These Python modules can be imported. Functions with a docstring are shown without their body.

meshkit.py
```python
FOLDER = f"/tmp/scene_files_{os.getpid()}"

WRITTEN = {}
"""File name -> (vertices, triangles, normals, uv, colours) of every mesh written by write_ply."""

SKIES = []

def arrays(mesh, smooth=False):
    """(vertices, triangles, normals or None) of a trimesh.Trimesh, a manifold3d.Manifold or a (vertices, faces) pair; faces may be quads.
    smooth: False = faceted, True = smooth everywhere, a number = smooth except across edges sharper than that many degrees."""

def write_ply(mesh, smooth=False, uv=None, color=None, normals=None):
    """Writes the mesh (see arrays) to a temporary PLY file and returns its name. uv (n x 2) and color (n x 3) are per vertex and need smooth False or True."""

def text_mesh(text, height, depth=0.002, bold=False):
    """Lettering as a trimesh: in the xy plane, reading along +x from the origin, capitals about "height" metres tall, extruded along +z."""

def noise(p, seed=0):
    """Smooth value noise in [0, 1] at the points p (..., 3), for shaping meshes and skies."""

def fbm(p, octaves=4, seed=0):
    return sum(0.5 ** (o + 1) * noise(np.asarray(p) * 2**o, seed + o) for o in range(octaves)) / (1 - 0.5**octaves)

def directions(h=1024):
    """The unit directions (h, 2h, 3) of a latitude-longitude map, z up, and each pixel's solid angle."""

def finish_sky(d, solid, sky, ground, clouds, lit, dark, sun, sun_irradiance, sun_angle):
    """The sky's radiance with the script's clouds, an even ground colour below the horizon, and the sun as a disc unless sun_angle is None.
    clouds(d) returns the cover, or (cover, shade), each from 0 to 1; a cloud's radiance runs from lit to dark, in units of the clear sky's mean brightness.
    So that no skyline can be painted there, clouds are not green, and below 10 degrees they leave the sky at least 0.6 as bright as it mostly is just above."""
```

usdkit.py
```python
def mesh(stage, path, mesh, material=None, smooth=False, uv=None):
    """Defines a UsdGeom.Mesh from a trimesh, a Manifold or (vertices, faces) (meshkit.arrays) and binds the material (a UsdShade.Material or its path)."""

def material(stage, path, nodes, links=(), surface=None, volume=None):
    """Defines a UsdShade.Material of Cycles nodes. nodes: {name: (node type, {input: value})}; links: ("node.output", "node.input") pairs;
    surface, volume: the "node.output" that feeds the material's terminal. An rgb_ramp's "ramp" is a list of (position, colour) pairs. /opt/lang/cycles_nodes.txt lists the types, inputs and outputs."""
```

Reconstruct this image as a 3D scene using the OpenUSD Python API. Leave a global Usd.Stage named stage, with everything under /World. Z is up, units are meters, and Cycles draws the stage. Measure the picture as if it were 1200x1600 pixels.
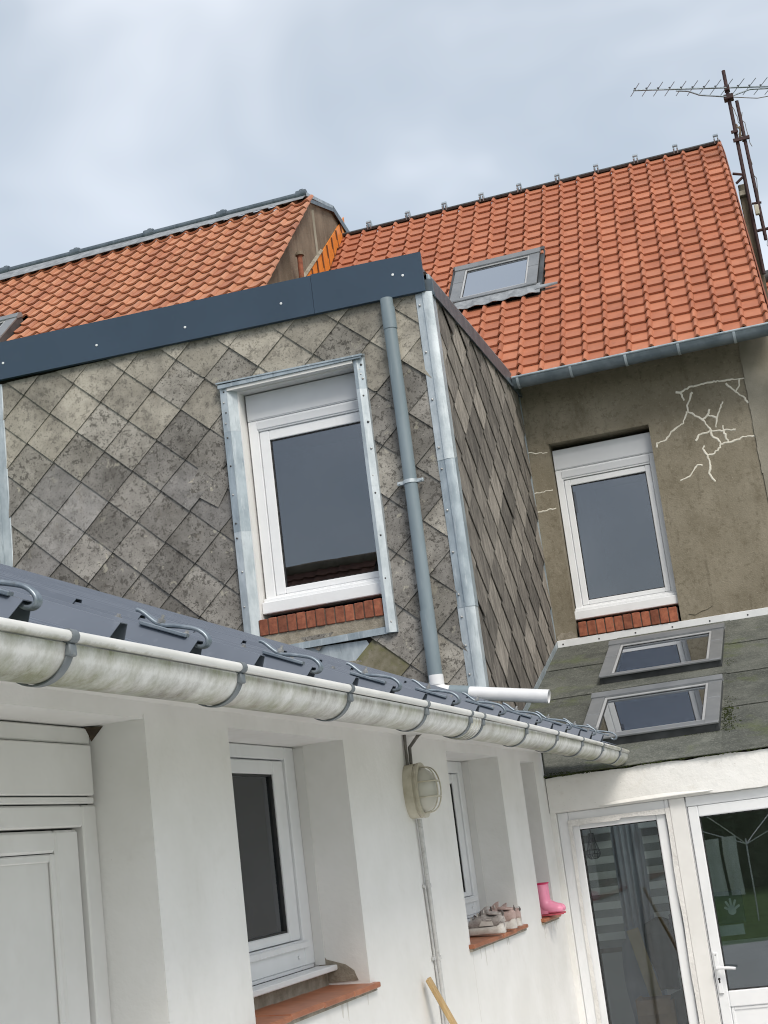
import math, random
import numpy as np, trimesh
from shapely.geometry import Polygon, LineString, box as sbox
from shapely.ops import unary_union
from scipy.spatial import ConvexHull
from scipy.interpolate import CubicSpline
import usdkit, meshkit
from pxr import Usd, UsdGeom, UsdLux, UsdShade, Gf, Sdf

stage = Usd.Stage.CreateInMemory()
UsdGeom.SetStageUpAxis(stage, UsdGeom.Tokens.z)
UsdGeom.SetStageMetersPerUnit(stage, 1.0)
stage.SetDefaultPrim(UsdGeom.Xform.Define(stage, '/World').GetPrim())
UsdGeom.Scope.Define(stage, '/World/Looks')
rng = random.Random(11)

# ------------------------------------------------------------------ camera
EYE = np.array([0.0, 0.0, 2.0])
YAW, PITCH, ROLL = 0.28342536, 0.227232, -0.12402289
F_PX = 2300.0                                       # focal length for a 1200 pixel wide picture
_cy, _sy, _cp, _sp, _cr, _sr = math.cos(YAW), math.sin(YAW), math.cos(PITCH), math.sin(PITCH), math.cos(ROLL), math.sin(ROLL)
_fw = np.array([-_sy * _cp, _cy * _cp, _sp]); _rt = np.array([_cy, _sy, 0.0]); _up = np.cross(_rt, _fw)
C_R, C_U, C_F = _rt * _cr + _up * _sr, -_rt * _sr + _up * _cr, _fw
cam = UsdGeom.Camera.Define(stage, '/World/camera')
m4 = np.eye(4); m4[0, :3], m4[1, :3], m4[2, :3], m4[3, :3] = C_R, C_U, -C_F, EYE
cam.AddTransformOp().Set(Gf.Matrix4d(*m4.ravel().tolist()))
cam.CreateHorizontalApertureAttr(36.0); cam.CreateVerticalApertureAttr(48.0)
cam.CreateFocalLengthAttr(F_PX * 36.0 / 1200.0)
cam.CreateClippingRangeAttr(Gf.Vec2f(0.05, 2000))
cam.CreateExposureAttr(0.55)

# ------------------------------------------------------------------ sky and veiled sun
SUN_EL, SUN_DIR = math.radians(48), (0.62, -0.72)
SUN_ROT = math.atan2(*SUN_DIR)
SKY_STRENGTH, SUN_INT, SUN_ANGLE = 0.10, 0.40, 20.0
sky_mat = usdkit.material(stage, '/World/Looks/sky_look', {
    'tc': ('texture_coordinate', {}),
    'map': ('mapping', {'scale': (1.0, 1.0, 2.0), 'location': (3.1, 1.7, 0.4)}),
    'n1': ('noise_texture', {'scale': 2.3, 'detail': 4.0, 'roughness': 0.5, 'distortion': 0.4}),
    'r1': ('rgb_ramp', {'ramp': [(0.30, (5.0, 5.7, 6.2)), (0.44, (5.9, 6.5, 6.9)), (0.53, (7.0, 7.5, 7.8)), (0.63, (10.0, 10.3, 10.5))]}),
    'sky': ('sky_texture', {'sky_type': 'single_scattering', 'sun_disc': False, 'sun_elevation': SUN_EL, 'sun_rotation': SUN_ROT, 'aerosol_density': 4.0}),
    'mix': ('mix', {'fac': 0.50}),
    'bg': ('background_shader', {'strength': SKY_STRENGTH}),
}, [('tc.generated', 'map.vector'), ('map.vector', 'n1.vector'), ('n1.fac', 'r1.fac'), ('sky.color', 'mix.color1'), ('r1.color', 'mix.color2'),
    ('mix.color', 'bg.color')], surface='bg.background')
dome = UsdLux.DomeLight.Define(stage, '/World/sky')
UsdShade.MaterialBindingAPI.Apply(dome.GetPrim()).Bind(sky_mat)
sun = UsdLux.DistantLight.Define(stage, '/World/sun')
sun.CreateIntensityAttr(SUN_INT); sun.CreateNormalizeAttr(True); sun.CreateAngleAttr(SUN_ANGLE); sun.CreateColorAttr(Gf.Vec3f(1.0, 0.95, 0.87))
_h = np.array(SUN_DIR) / np.hypot(*SUN_DIR)
_s = np.array([_h[0] * math.cos(SUN_EL), _h[1] * math.cos(SUN_EL), math.sin(SUN_EL)])
_a = np.cross([0, 0, 1.0], _s); _a /= np.linalg.norm(_a); _b = np.cross(_s, _a)
ms = np.eye(4); ms[0, :3], ms[1, :3], ms[2, :3] = _a, _b, _s
sun.AddTransformOp().Set(Gf.Matrix4d(*ms.ravel().tolist()))

# ------------------------------------------------------------------ naming and parts
_used = {}
BASE = {}
def numbered(parent, name):
    k = _used.get((parent, name), 0); _used[(parent, name)] = k + 1
    return f'{parent}/{name}' + (f'_{k:03d}' if k else '')
def tag(path, label=None, cat=None, group=None, kind=None):
    p = stage.GetPrimAtPath(path)
    for k, v in (('label', label), ('category', cat), ('group', group), ('kind', kind)):
        if v: p.SetCustomDataByKey(k, v)
    return path
def thing(name, label, cat, base=(0, 0, 0), group=None):
    path = numbered('/World', name)
    x = UsdGeom.Xform.Define(stage, path); x.AddTranslateOp().Set(Gf.Vec3d(*map(float, base)))
    BASE[path] = np.array(base, float)
    return tag(path, label, cat, group)
def tm(mesh):
    if isinstance(mesh, list):
        mesh = trimesh.util.concatenate([tm(m) for m in mesh])
    if isinstance(mesh, tuple):
        v, f = np.asarray(mesh[0], float), np.asarray(mesh[1], int)
        if f.shape[1] == 4: f = np.vstack([f[:, [0, 1, 2]], f[:, [0, 2, 3]]])
        mesh = trimesh.Trimesh(v, f, process=False)
    return mesh
def part(parent, name, mesh, mat, smooth=False, label=None, kind=None):
    mesh = tm(mesh).copy()
    if 'outbuilding/gutter' in parent + '/' + name: mesh.vertices[:, 2] += np.maximum(0.02 * (1 - ((mesh.vertices[:, 1] - 5.6) / 3.4) ** 2), -0.02)      # the gutter bows a little along its run
    root = '/'.join(parent.split('/')[:3])
    mesh.vertices = mesh.vertices - BASE[root]
    path = numbered(parent, name)
    usdkit.mesh(stage, path, mesh, M(mat), smooth=smooth)
    return tag(path, label=label, kind=kind)
def struct(name, mesh, mat, smooth=False, kind='structure', label=None, cat=None):
    path = numbered('/World', name)
    usdkit.mesh(stage, path, tm(mesh), M(mat), smooth=smooth)
    return tag(path, label=label, cat=cat, kind=kind)
def single(name, mesh, mat, label, cat, smooth=False, group=None):
    path = numbered('/World', name)
    usdkit.mesh(stage, path, tm(mesh), M(mat), smooth=smooth)
    return tag(path, label, cat, group)

# ------------------------------------------------------------------ local frames: u across, v up the surface, n out of it
class Frame:
    def __init__(s, o, u, v, n): s.o, s.A = np.array(o, float), np.array([u, v, n], float)
    def __call__(s, mesh):
        m = tm(mesh).copy(); m.vertices = m.vertices @ s.A + s.o; return m
    def pt(s, u, v, n=0.0): return np.array([u, v, n]) @ s.A + s.o
def facing_y(y): return Frame((0, y, 0), (1, 0, 0), (0, 0, 1), (0, -1, 0))       # wall seen from -y: u = x, v = z
def facing_x(x): return Frame((x, 0, 0), (0, 1, 0), (0, 0, 1), (1, 0, 0))        # wall seen from +x: u = y, v = z
def roof_frame(y0, z0, slope):
    c, s = math.cos(slope), math.sin(slope); return Frame((0, y0, z0), (1, 0, 0), (0, c, s), (0, -s, c))

# ------------------------------------------------------------------ shapes
def bx(x0, x1, y0, y1, z0, z1, b=0.0):
    lo, hi = np.array([min(x0, x1), min(y0, y1), min(z0, z1)]), np.array([max(x0, x1), max(y0, y1), max(z0, z1)])
    if b <= 0 or min(hi - lo) < 2.2 * b:
        m = trimesh.creation.box(extents=hi - lo); m.apply_translation((lo + hi) / 2); return m
    pts = []
    for sx in (0, 1):
        for sy in (0, 1):
            for sz in (0, 1):
                c = np.array([(lo, hi)[sx][0], (lo, hi)[sy][1], (lo, hi)[sz][2]]); d = np.array([1 - 2 * sx, 1 - 2 * sy, 1 - 2 * sz]) * b
                for k in range(3):
                    q = d.copy(); q[k] = 0; pts.append(c + q)
    return hull(pts)
def hull(pts):
    pts = np.asarray(pts, float); h = ConvexHull(pts)
    f = h.simplices.copy(); c = pts.mean(0)
    for i, t in enumerate(f):
        a, b_, d = pts[t]
        if np.dot(np.cross(b_ - a, d - a), a - c) < 0: f[i] = t[::-1]
    m = trimesh.Trimesh(pts, f, process=True); return m
def ext(poly, t, n0=0.0):
    out = []
    for g in getattr(poly, 'geoms', [poly]):
        if g.is_empty or g.geom_type != 'Polygon' or g.area < 1e-6: continue
        m = trimesh.creation.extrude_polygon(g, t, engine='earcut'); m.apply_translation((0, 0, n0)); out.append(m)
    return trimesh.util.concatenate(out) if out else None
def ring(u0, u1, v0, v1, w, n0, n1, wb=None, wt=None, b=0.003):
    """a rectangular frame out of four mitre-free bars, with slightly rounded edges"""
    wb = w if wb is None else wb; wt = w if wt is None else wt
    return [bx(u0, u0 + w, v0, v1, n0, n1, b), bx(u1 - w, u1, v0, v1, n0, n1, b),
            bx(u0 + w, u1 - w, v0, v0 + wb, n0, n1 - 0.0015, b), bx(u0 + w, u1 - w, v1 - wt, v1, n0, n1 - 0.0015, b)]
def tube(path, r, sides=8, flat=1.0, upv=(0, 0, 1), cap=True):
    P = np.asarray(path, float); n = len(P); r = np.broadcast_to(r, n)
    T = np.gradient(P, axis=0); T /= np.linalg.norm(T, axis=1, keepdims=True) + 1e-12
    v = []
    prev = None
    for i in range(n):
        a = np.cross(T[i], upv if prev is None else prev)
        if np.linalg.norm(a) < 1e-4: a = np.cross(T[i], (1, 0.2, 0.1))
        a /= np.linalg.norm(a); b = np.cross(a, T[i]); prev = b
        for k in range(sides):
            t = 2 * math.pi * k / sides; v.append(P[i] + r[i] * (math.cos(t) * a + flat * math.sin(t) * b))
    f = []
    for i in range(n - 1):
        for k in range(sides):
            k2 = (k + 1) % sides; f.append([i * sides + k, (i + 1) * sides + k, (i + 1) * sides + k2, i * sides + k2])
    m = tm((v, f))
    if cap:
        m2 = [m]
        for i, s in ((0, 1), (n - 1, -1)):
            c = len(v); vv = np.vstack([np.array(v[i * sides:(i + 1) * sides]), P[i]])
            ff = [[k, (k + 1) % sides, sides][::s] for k in range(sides)]
            m2.append(trimesh.Trimesh(vv, ff, process=False))
        m = trimesh.util.concatenate(m2)
    return m
def cyl(p0, p1, r, sides=12): return tube([p0, p1], r, sides)
def lathe(profile, center, axis=(0, 0, 1), sides=24):
    """profile: (radius, height) pairs"""
    m = trimesh.creation.revolve(np.array(profile, float), sections=sides)
    m.apply_transform(trimesh.geometry.align_vectors([0, 0, 1], axis)); m.apply_translation(center); return m
def ribbon(path, width_axis, w, t, nrm=None):
    """flat bar following a path; width along a fixed axis"""
    P = np.asarray(path, float); W = np.asarray(width_axis, float)
    T = np.gradient(P, axis=0); N = np.cross(T, W); N /= np.linalg.norm(N, axis=1, keepdims=True) + 1e-12
    v = []
    for i in range(len(P)):
        for a, b_ in ((-1, -1), (1, -1), (1, 1), (-1, 1)): v.append(P[i] + a * W * w / 2 + b_ * N[i] * t / 2)
    f = []
    for i in range(len(P) - 1):
        for k in range(4): f.append([4 * i + k, 4 * i + (k + 1) % 4, 4 * i + 4 + (k + 1) % 4, 4 * i + 4 + k])
    f += [[3, 2, 1, 0], [4 * (len(P) - 1) + k for k in range(4)]]
    m = tm((v, f)); m.fix_normals(); return m

# ------------------------------------------------------------------ materials
_mats, _recipes = {}, {}
def M(name):
    if name not in _mats: _mats[name] = _recipes[name](name)
    return _mats[name]
def mixed(c1, c2, scale=6, rough=0.6, metallic=0.0, layers=(), bump=0.0, bump_scale=60, spec=0.5, stretch=(1, 1, 1), lo=0.35, hi=0.65, detail=5, seed=0.0, coat=0.0, bump_dist=0.01, vary=0.0):
    """two tones mixed by noise, then layers of (scale, threshold from, to, colour, amount, stretch) laid over"""
    def make(name):
        N = {'g': ('geometry', {}), 'm0': ('mapping', {'scale': stretch, 'location': (seed, seed * 1.7, seed * 0.6)}),
             'n0': ('noise_texture', {'scale': scale, 'detail': float(detail), 'roughness': 0.6}),
             'r0': ('rgb_ramp', {'ramp': [(lo, c1), (hi, c2)]}), 'p': ('principled_bsdf', {'roughness': rough, 'metallic': metallic, 'specular_ior_level': spec, 'coat_weight': coat})}
        Lk = [('g.position', 'm0.vector'), ('m0.vector', 'n0.vector'), ('n0.fac', 'r0.fac')]
        out = 'r0.color'
        for i, l in enumerate(layers, 1):
            sc, a, b_, col, amt = l[:5]; st = l[5] if len(l) > 5 else (1, 1, 1); vor = len(l) > 6 and l[6]
            N[f'm{i}'] = ('mapping', {'scale': st, 'location': (seed + 3.3 * i, 1.1 * i + seed, 2.7 * i)})
            N[f'n{i}'] = ('noise_texture', {'scale': float(sc), 'detail': 5.0, 'roughness': 0.68})
            N[f'k{i}'] = ('map_range', {'from_min': float(a), 'from_max': float(b_), 'to_min': 0.0, 'to_max': float(amt), 'clamp': True})
            N[f'x{i}'] = ('mix', {'color2': col})
            Lk += [('g.position', f'm{i}.vector'), (f'm{i}.vector', f'n{i}.vector'), (f'n{i}.fac', f'k{i}.value'), (f'k{i}.result', f'x{i}.fac'), (out, f'x{i}.color1')]
            out = f'x{i}.color'
        if vary:
            N['oi'] = ('object_info', {}); N['vr'] = ('map_range', {'from_min': 0.0, 'from_max': 1.0, 'to_min': 1 - vary, 'to_max': 1 + vary})
            N['hv'] = ('hsv', {}); Lk += [('oi.random', 'vr.value'), ('vr.result', 'hv.value'), (out, 'hv.color')]; out = 'hv.color'
        Lk.append((out, 'p.base_color'))
        if bump:
            N['nb'] = ('noise_texture', {'scale': float(bump_scale), 'detail': 4.0, 'roughness': 0.65}); N['b'] = ('bump', {'strength': bump, 'distance': bump_dist})
            Lk += [('g.position', 'nb.vector'), ('nb.fac', 'b.height'), ('b.normal', 'p.normal')]
        return usdkit.material(stage, '/World/Looks/' + name, N, Lk, surface='p.BSDF')
    return make
R = _recipes
# fibre cement slates, weathered with lichen and black specks
def slate(a, b_, s, lich=0.55, spk=0.75):
    return mixed(a, b_, scale=7, rough=0.9, seed=s, vary=0.24, bump=0.45, bump_scale=160, bump_dist=0.004, layers=[
        (3.1, 0.44, 0.66, (0.085, 0.078, 0.068), 0.55), (24, 0.545, 0.60, (0.058, 0.053, 0.046), spk), (58, 0.565, 0.615, (0.042, 0.039, 0.034), spk), (8, 0.615, 0.645, (0.40, 0.38, 0.31), lich), (62, 0.66, 0.70, (0.50, 0.48, 0.42), 0.8),
        (5, 0.60, 0.75, (0.15, 0.118, 0.072), 0.3)])
R['slate_dark'] = slate((0.148, 0.141, 0.131), (0.225, 0.215, 0.20), 1.0)
R['slate_mid'] = slate((0.190, 0.180, 0.165), (0.275, 0.262, 0.240), 5.0)
R['slate_warm'] = slate((0.235, 0.222, 0.196), (0.325, 0.308, 0.276), 9.0, 0.4)
R['slate_grey'] = slate((0.185, 0.18, 0.175), (0.275, 0.265, 0.255), 13.0, 0.2, 0.45)
R['slate_clean'] = slate((0.31, 0.288, 0.242), (0.385, 0.36, 0.308), 17.0, 0.2, 0.45)
R['slate_mossy'] = mixed((0.13, 0.12, 0.075), (0.22, 0.20, 0.155), scale=9, rough=0.95, bump=0.4, bump_scale=120, bump_dist=0.004, layers=[(5, 0.52, 0.64, (0.12, 0.125, 0.04), 0.6), (60, 0.6, 0.7, (0.04, 0.04, 0.03), 0.7)])
R['slate_side'] = mixed((0.085, 0.075, 0.066), (0.205, 0.185, 0.162), scale=5, rough=0.92, stretch=(1, 3.0, 0.7), vary=0.30, bump=0.5, bump_scale=90, bump_dist=0.006, layers=[
    (22, 0.52, 0.64, (0.05, 0.045, 0.04), 0.65, (1, 2.2, 0.35)), (9, 0.60, 0.70, (0.36, 0.33, 0.28), 0.45, (1, 2, 0.5)), (48, 0.66, 0.72, (0.5, 0.47, 0.42), 0.5)])
R['slate_side_pale'] = mixed((0.14, 0.125, 0.108), (0.29, 0.262, 0.23), scale=6, rough=0.92, stretch=(1, 3.0, 0.7), vary=0.25, seed=4, bump=0.5, bump_scale=90, bump_dist=0.006, layers=[
    (22, 0.55, 0.66, (0.06, 0.055, 0.048), 0.6, (1, 2.2, 0.35)), (9, 0.60, 0.70, (0.42, 0.39, 0.33), 0.4, (1, 2, 0.5))])
R['felt_backing'] = mixed((0.02, 0.018, 0.016), (0.035, 0.03, 0.027), rough=0.95)
# clay tiles
def clay(a, b_, s, dirt=0.45):
    return mixed(a, b_, scale=5, rough=0.58, seed=s, vary=0.07, spec=0.4, bump=0.15, bump_scale=140, bump_dist=0.004, layers=[
        (70, 0.66, 0.72, (0.05, 0.03, 0.02), dirt), (2.2, 0.50, 0.72, (0.25, 0.088, 0.050), 0.45), (30, 0.62, 0.72, (0.50, 0.27, 0.17), 0.45), (7, 0.60, 0.74, (0.17, 0.075, 0.05), 0.45)])
R['tile_a'] = clay((0.355, 0.126, 0.066), (0.41, 0.152, 0.082), 2.0, 0.6)
R['tile_b'] = clay((0.33, 0.112, 0.058), (0.385, 0.138, 0.072), 6.0, 0.7)
R['tile_c'] = clay((0.38, 0.14, 0.074), (0.435, 0.168, 0.092), 11.0, 0.6)
R['old_tile_a'] = clay((0.38, 0.165, 0.09), (0.45, 0.205, 0.115), 21.0, 0.5)
R['old_tile_b'] = clay((0.33, 0.135, 0.075), (0.40, 0.17, 0.098), 26.0, 0.6)
R['old_tile_c'] = clay((0.42, 0.19, 0.108), (0.48, 0.23, 0.135), 31.0, 0.4)
R['orange_panel'] = mixed((0.62, 0.19, 0.025), (0.70, 0.235, 0.035), scale=8, rough=0.5)
R['brick'] = mixed((0.19, 0.058, 0.032), (0.32, 0.11, 0.06), scale=22, rough=0.9, vary=0.38, bump=0.5, bump_scale=150, bump_dist=0.004, layers=[(14, 0.6, 0.72, (0.12, 0.09, 0.04), 0.45), (90, 0.68, 0.74, (0.55, 0.5, 0.42), 0.6)])
R['mortar_dark'] = mixed((0.075, 0.05, 0.038), (0.15, 0.11, 0.085), scale=18, rough=0.95)
R['mortar'] = mixed((0.20, 0.175, 0.135), (0.33, 0.30, 0.245), scale=14, rough=0.95, bump=0.6, bump_scale=70)
R['terracotta'] = mixed((0.30, 0.105, 0.05), (0.40, 0.155, 0.078), scale=9, rough=0.42, vary=0.08, layers=[(18, 0.55, 0.75, (0.22, 0.08, 0.045), 0.5), (80, 0.68, 0.74, (0.55, 0.45, 0.36), 0.5)], bump=0.15, bump_scale=100, bump_dist=0.003)
# metals
def zinc(a, b_, s, rough=0.5, streak=0.5):
    return mixed(a, b_, scale=9, rough=rough, metallic=0.55, seed=s, stretch=(1, 1, 0.5), bump=0.12, bump_scale=18, bump_dist=0.01, layers=[
        (12, 0.54, 0.70, (0.60, 0.64, 0.66), streak, (2.5, 2.5, 0.35)), (8, 0.60, 0.74, (0.13, 0.15, 0.165), 0.6, (3, 3, 0.4)), (70, 0.68, 0.73, (0.08, 0.08, 0.08), 0.5)])
R['zinc'] = zinc((0.26, 0.31, 0.345), (0.40, 0.46, 0.50), 3.0)
R['zinc_pale'] = zinc((0.36, 0.41, 0.44), (0.52, 0.57, 0.60), 7.0)
R['zinc_dark'] = zinc((0.085, 0.11, 0.13), (0.135, 0.165, 0.19), 12.0, 0.45, 0.12)
R['zinc_gutter'] = mixed((0.105, 0.135, 0.155), (0.165, 0.20, 0.225), scale=5, rough=0.45, metallic=0.5, layers=[(9, 0.55, 0.75, (0.07, 0.09, 0.10), 0.6), (20, 0.6, 0.75, (0.26, 0.30, 0.32), 0.35)])
R['lead'] = mixed((0.17, 0.185, 0.20), (0.29, 0.31, 0.33), scale=11, rough=0.75, metallic=0.0, spec=0.25, bump=0.3, bump_scale=25)
R['fascia_blue'] = mixed((0.029, 0.052, 0.082), (0.034, 0.060, 0.094), scale=1.5, rough=0.42, spec=0.4, layers=[(14, 0.6, 0.78, (0.06, 0.085, 0.115), 0.25)])
R['sheet_blue'] = mixed((0.082, 0.100, 0.132), (0.105, 0.125, 0.16), scale=2.5, rough=0.42, spec=0.5, layers=[(18, 0.58, 0.76, (0.20, 0.22, 0.26), 0.3), (60, 0.66, 0.74, (0.07, 0.075, 0.08), 0.4)])
R['galvanised'] = mixed((0.16, 0.195, 0.23), (0.27, 0.31, 0.345), scale=30, rough=0.42, metallic=0.65, layers=[(40, 0.62, 0.74, (0.12, 0.10, 0.08), 0.4)])
R['strap_grey'] = mixed((0.115, 0.135, 0.15), (0.17, 0.19, 0.205), scale=14, rough=0.5, layers=[(25, 0.6, 0.75, (0.28, 0.28, 0.25), 0.4)])
R['alu'] = mixed((0.66, 0.675, 0.685), (0.74, 0.755, 0.765), scale=6, rough=0.5, metallic=0.15, layers=[(30, 0.62, 0.75, (0.3, 0.3, 0.29), 0.3)])
R['velux_grey'] = mixed((0.185, 0.195, 0.205), (0.235, 0.245, 0.255), scale=4, rough=0.4, metallic=0.35, layers=[(16, 0.58, 0.75, (0.30, 0.31, 0.31), 0.35), (40, 0.66, 0.75, (0.10, 0.10, 0.09), 0.4)])
R['velux_pale'] = mixed((0.36, 0.37, 0.375), (0.45, 0.455, 0.46), scale=4, rough=0.42, metallic=0.2, layers=[(16, 0.58, 0.75, (0.30, 0.30, 0.29), 0.35)])
R['velux_dark'] = mixed((0.025, 0.028, 0.03), (0.06, 0.065, 0.07), scale=5, rough=0.5)
R['dark_steel'] = mixed((0.030, 0.016, 0.018), (0.06, 0.030, 0.030), scale=14, rough=0.7, metallic=0.3, layers=[(20, 0.58, 0.72, (0.08, 0.035, 0.028), 0.5)])
R['bolt'] = mixed((0.25, 0.25, 0.25), (0.45, 0.45, 0.45), scale=40, rough=0.4, metallic=0.6)
R['screw_white'] = mixed((0.6, 0.62, 0.64), (0.75, 0.77, 0.78), rough=0.4)
R['screw_dark'] = mixed((0.03, 0.03, 0.03), (0.06, 0.06, 0.06), rough=0.5)
# plastics
R['pvc_white'] = mixed((0.70, 0.715, 0.73), (0.76, 0.77, 0.785), scale=3, rough=0.32, layers=[(9, 0.60, 0.8, (0.50, 0.49, 0.45), 0.25, (1, 1, 0.4)), (50, 0.70, 0.76, (0.35, 0.33, 0.3), 0.4)])
R['pvc_box'] = mixed((0.56, 0.575, 0.60), (0.62, 0.635, 0.655), scale=2, rough=0.45, layers=[(9, 0.60, 0.8, (0.45, 0.44, 0.42), 0.25)])
R['pvc_cream'] = mixed((0.66, 0.655, 0.635), (0.72, 0.715, 0.70), scale=3, rough=0.4, layers=[(5, 0.56, 0.8, (0.52, 0.50, 0.46), 0.3)])
R['pipe_white'] = mixed((0.66, 0.67, 0.69), (0.74, 0.75, 0.765), scale=6, rough=0.35, layers=[(14, 0.6, 0.75, (0.5, 0.5, 0.48), 0.3)])
R['pipe_grey'] = mixed((0.155, 0.20, 0.225), (0.20, 0.25, 0.28), scale=5, rough=0.42, stretch=(1, 1, 0.25), layers=[(16, 0.58, 0.75, (0.30, 0.34, 0.355), 0.35, (3, 3, 0.4)), (50, 0.66, 0.72, (0.09, 0.11, 0.12), 0.35)])
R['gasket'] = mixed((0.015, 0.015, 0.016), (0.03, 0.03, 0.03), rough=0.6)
def gutter_mat(name):
    N = {'g': ('geometry', {}), 's': ('separate_xyz', {}), 'n0': ('noise_texture', {'scale': 5.0, 'detail': 5.0}), 'r0': ('rgb_ramp', {'ramp': [(0.35, (0.60, 0.605, 0.585)), (0.65, (0.70, 0.70, 0.685))]}),
         'ms': ('mapping', {'scale': (5, 5, 3.2)}), 'n1': ('noise_texture', {'scale': 2.0, 'detail': 8.0, 'roughness': 0.78}),
         'mr': ('mapping', {'scale': (1, 1.6, 1)}), 'n2': ('noise_texture', {'scale': 2.6, 'detail': 5.0, 'roughness': 0.65}),
         # grime on the underside, thinning upwards, and under the bead
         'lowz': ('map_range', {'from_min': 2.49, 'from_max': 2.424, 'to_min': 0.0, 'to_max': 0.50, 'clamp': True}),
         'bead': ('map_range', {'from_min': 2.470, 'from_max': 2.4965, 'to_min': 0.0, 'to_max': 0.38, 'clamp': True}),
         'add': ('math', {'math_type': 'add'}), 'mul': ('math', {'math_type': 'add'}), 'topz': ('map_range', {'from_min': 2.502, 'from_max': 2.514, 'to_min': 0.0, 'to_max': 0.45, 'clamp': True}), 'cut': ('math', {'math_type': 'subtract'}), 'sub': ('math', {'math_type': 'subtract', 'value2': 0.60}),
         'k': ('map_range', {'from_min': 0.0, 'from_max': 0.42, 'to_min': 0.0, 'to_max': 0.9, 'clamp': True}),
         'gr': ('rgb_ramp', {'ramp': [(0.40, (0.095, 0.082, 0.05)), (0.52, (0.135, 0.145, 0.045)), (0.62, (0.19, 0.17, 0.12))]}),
         'mix': ('mix', {}), 'nb': ('noise_texture', {'scale': 90.0, 'detail': 3.0}), 'b': ('bump', {'strength': 0.12, 'distance': 0.004}), 'p': ('principled_bsdf', {'roughness': 0.42})}
    L = [('g.position', 's.vector'), ('g.position', 'n0.vector'), ('n0.fac', 'r0.fac'), ('g.position', 'ms.vector'), ('ms.vector', 'n1.vector'), ('g.position', 'mr.vector'), ('mr.vector', 'n2.vector'),
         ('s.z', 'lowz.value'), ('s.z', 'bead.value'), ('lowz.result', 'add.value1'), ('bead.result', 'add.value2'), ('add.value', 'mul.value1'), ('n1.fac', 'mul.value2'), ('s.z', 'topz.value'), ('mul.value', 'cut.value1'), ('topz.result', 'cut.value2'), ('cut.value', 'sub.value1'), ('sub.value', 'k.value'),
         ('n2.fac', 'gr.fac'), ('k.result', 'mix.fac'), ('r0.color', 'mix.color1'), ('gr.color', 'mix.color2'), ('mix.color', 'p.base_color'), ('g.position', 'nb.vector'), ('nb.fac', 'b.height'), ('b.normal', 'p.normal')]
    return usdkit.material(stage, '/World/Looks/' + name, N, L, surface='p.BSDF')
R['joint_dark'] = mixed((0.10, 0.035, 0.012), (0.16, 0.055, 0.02), rough=0.8)
R['gutter_white'] = gutter_mat
R['wall_stain'] = mixed((0.55, 0.535, 0.50), (0.64, 0.625, 0.59), scale=20, rough=0.9)
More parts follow.
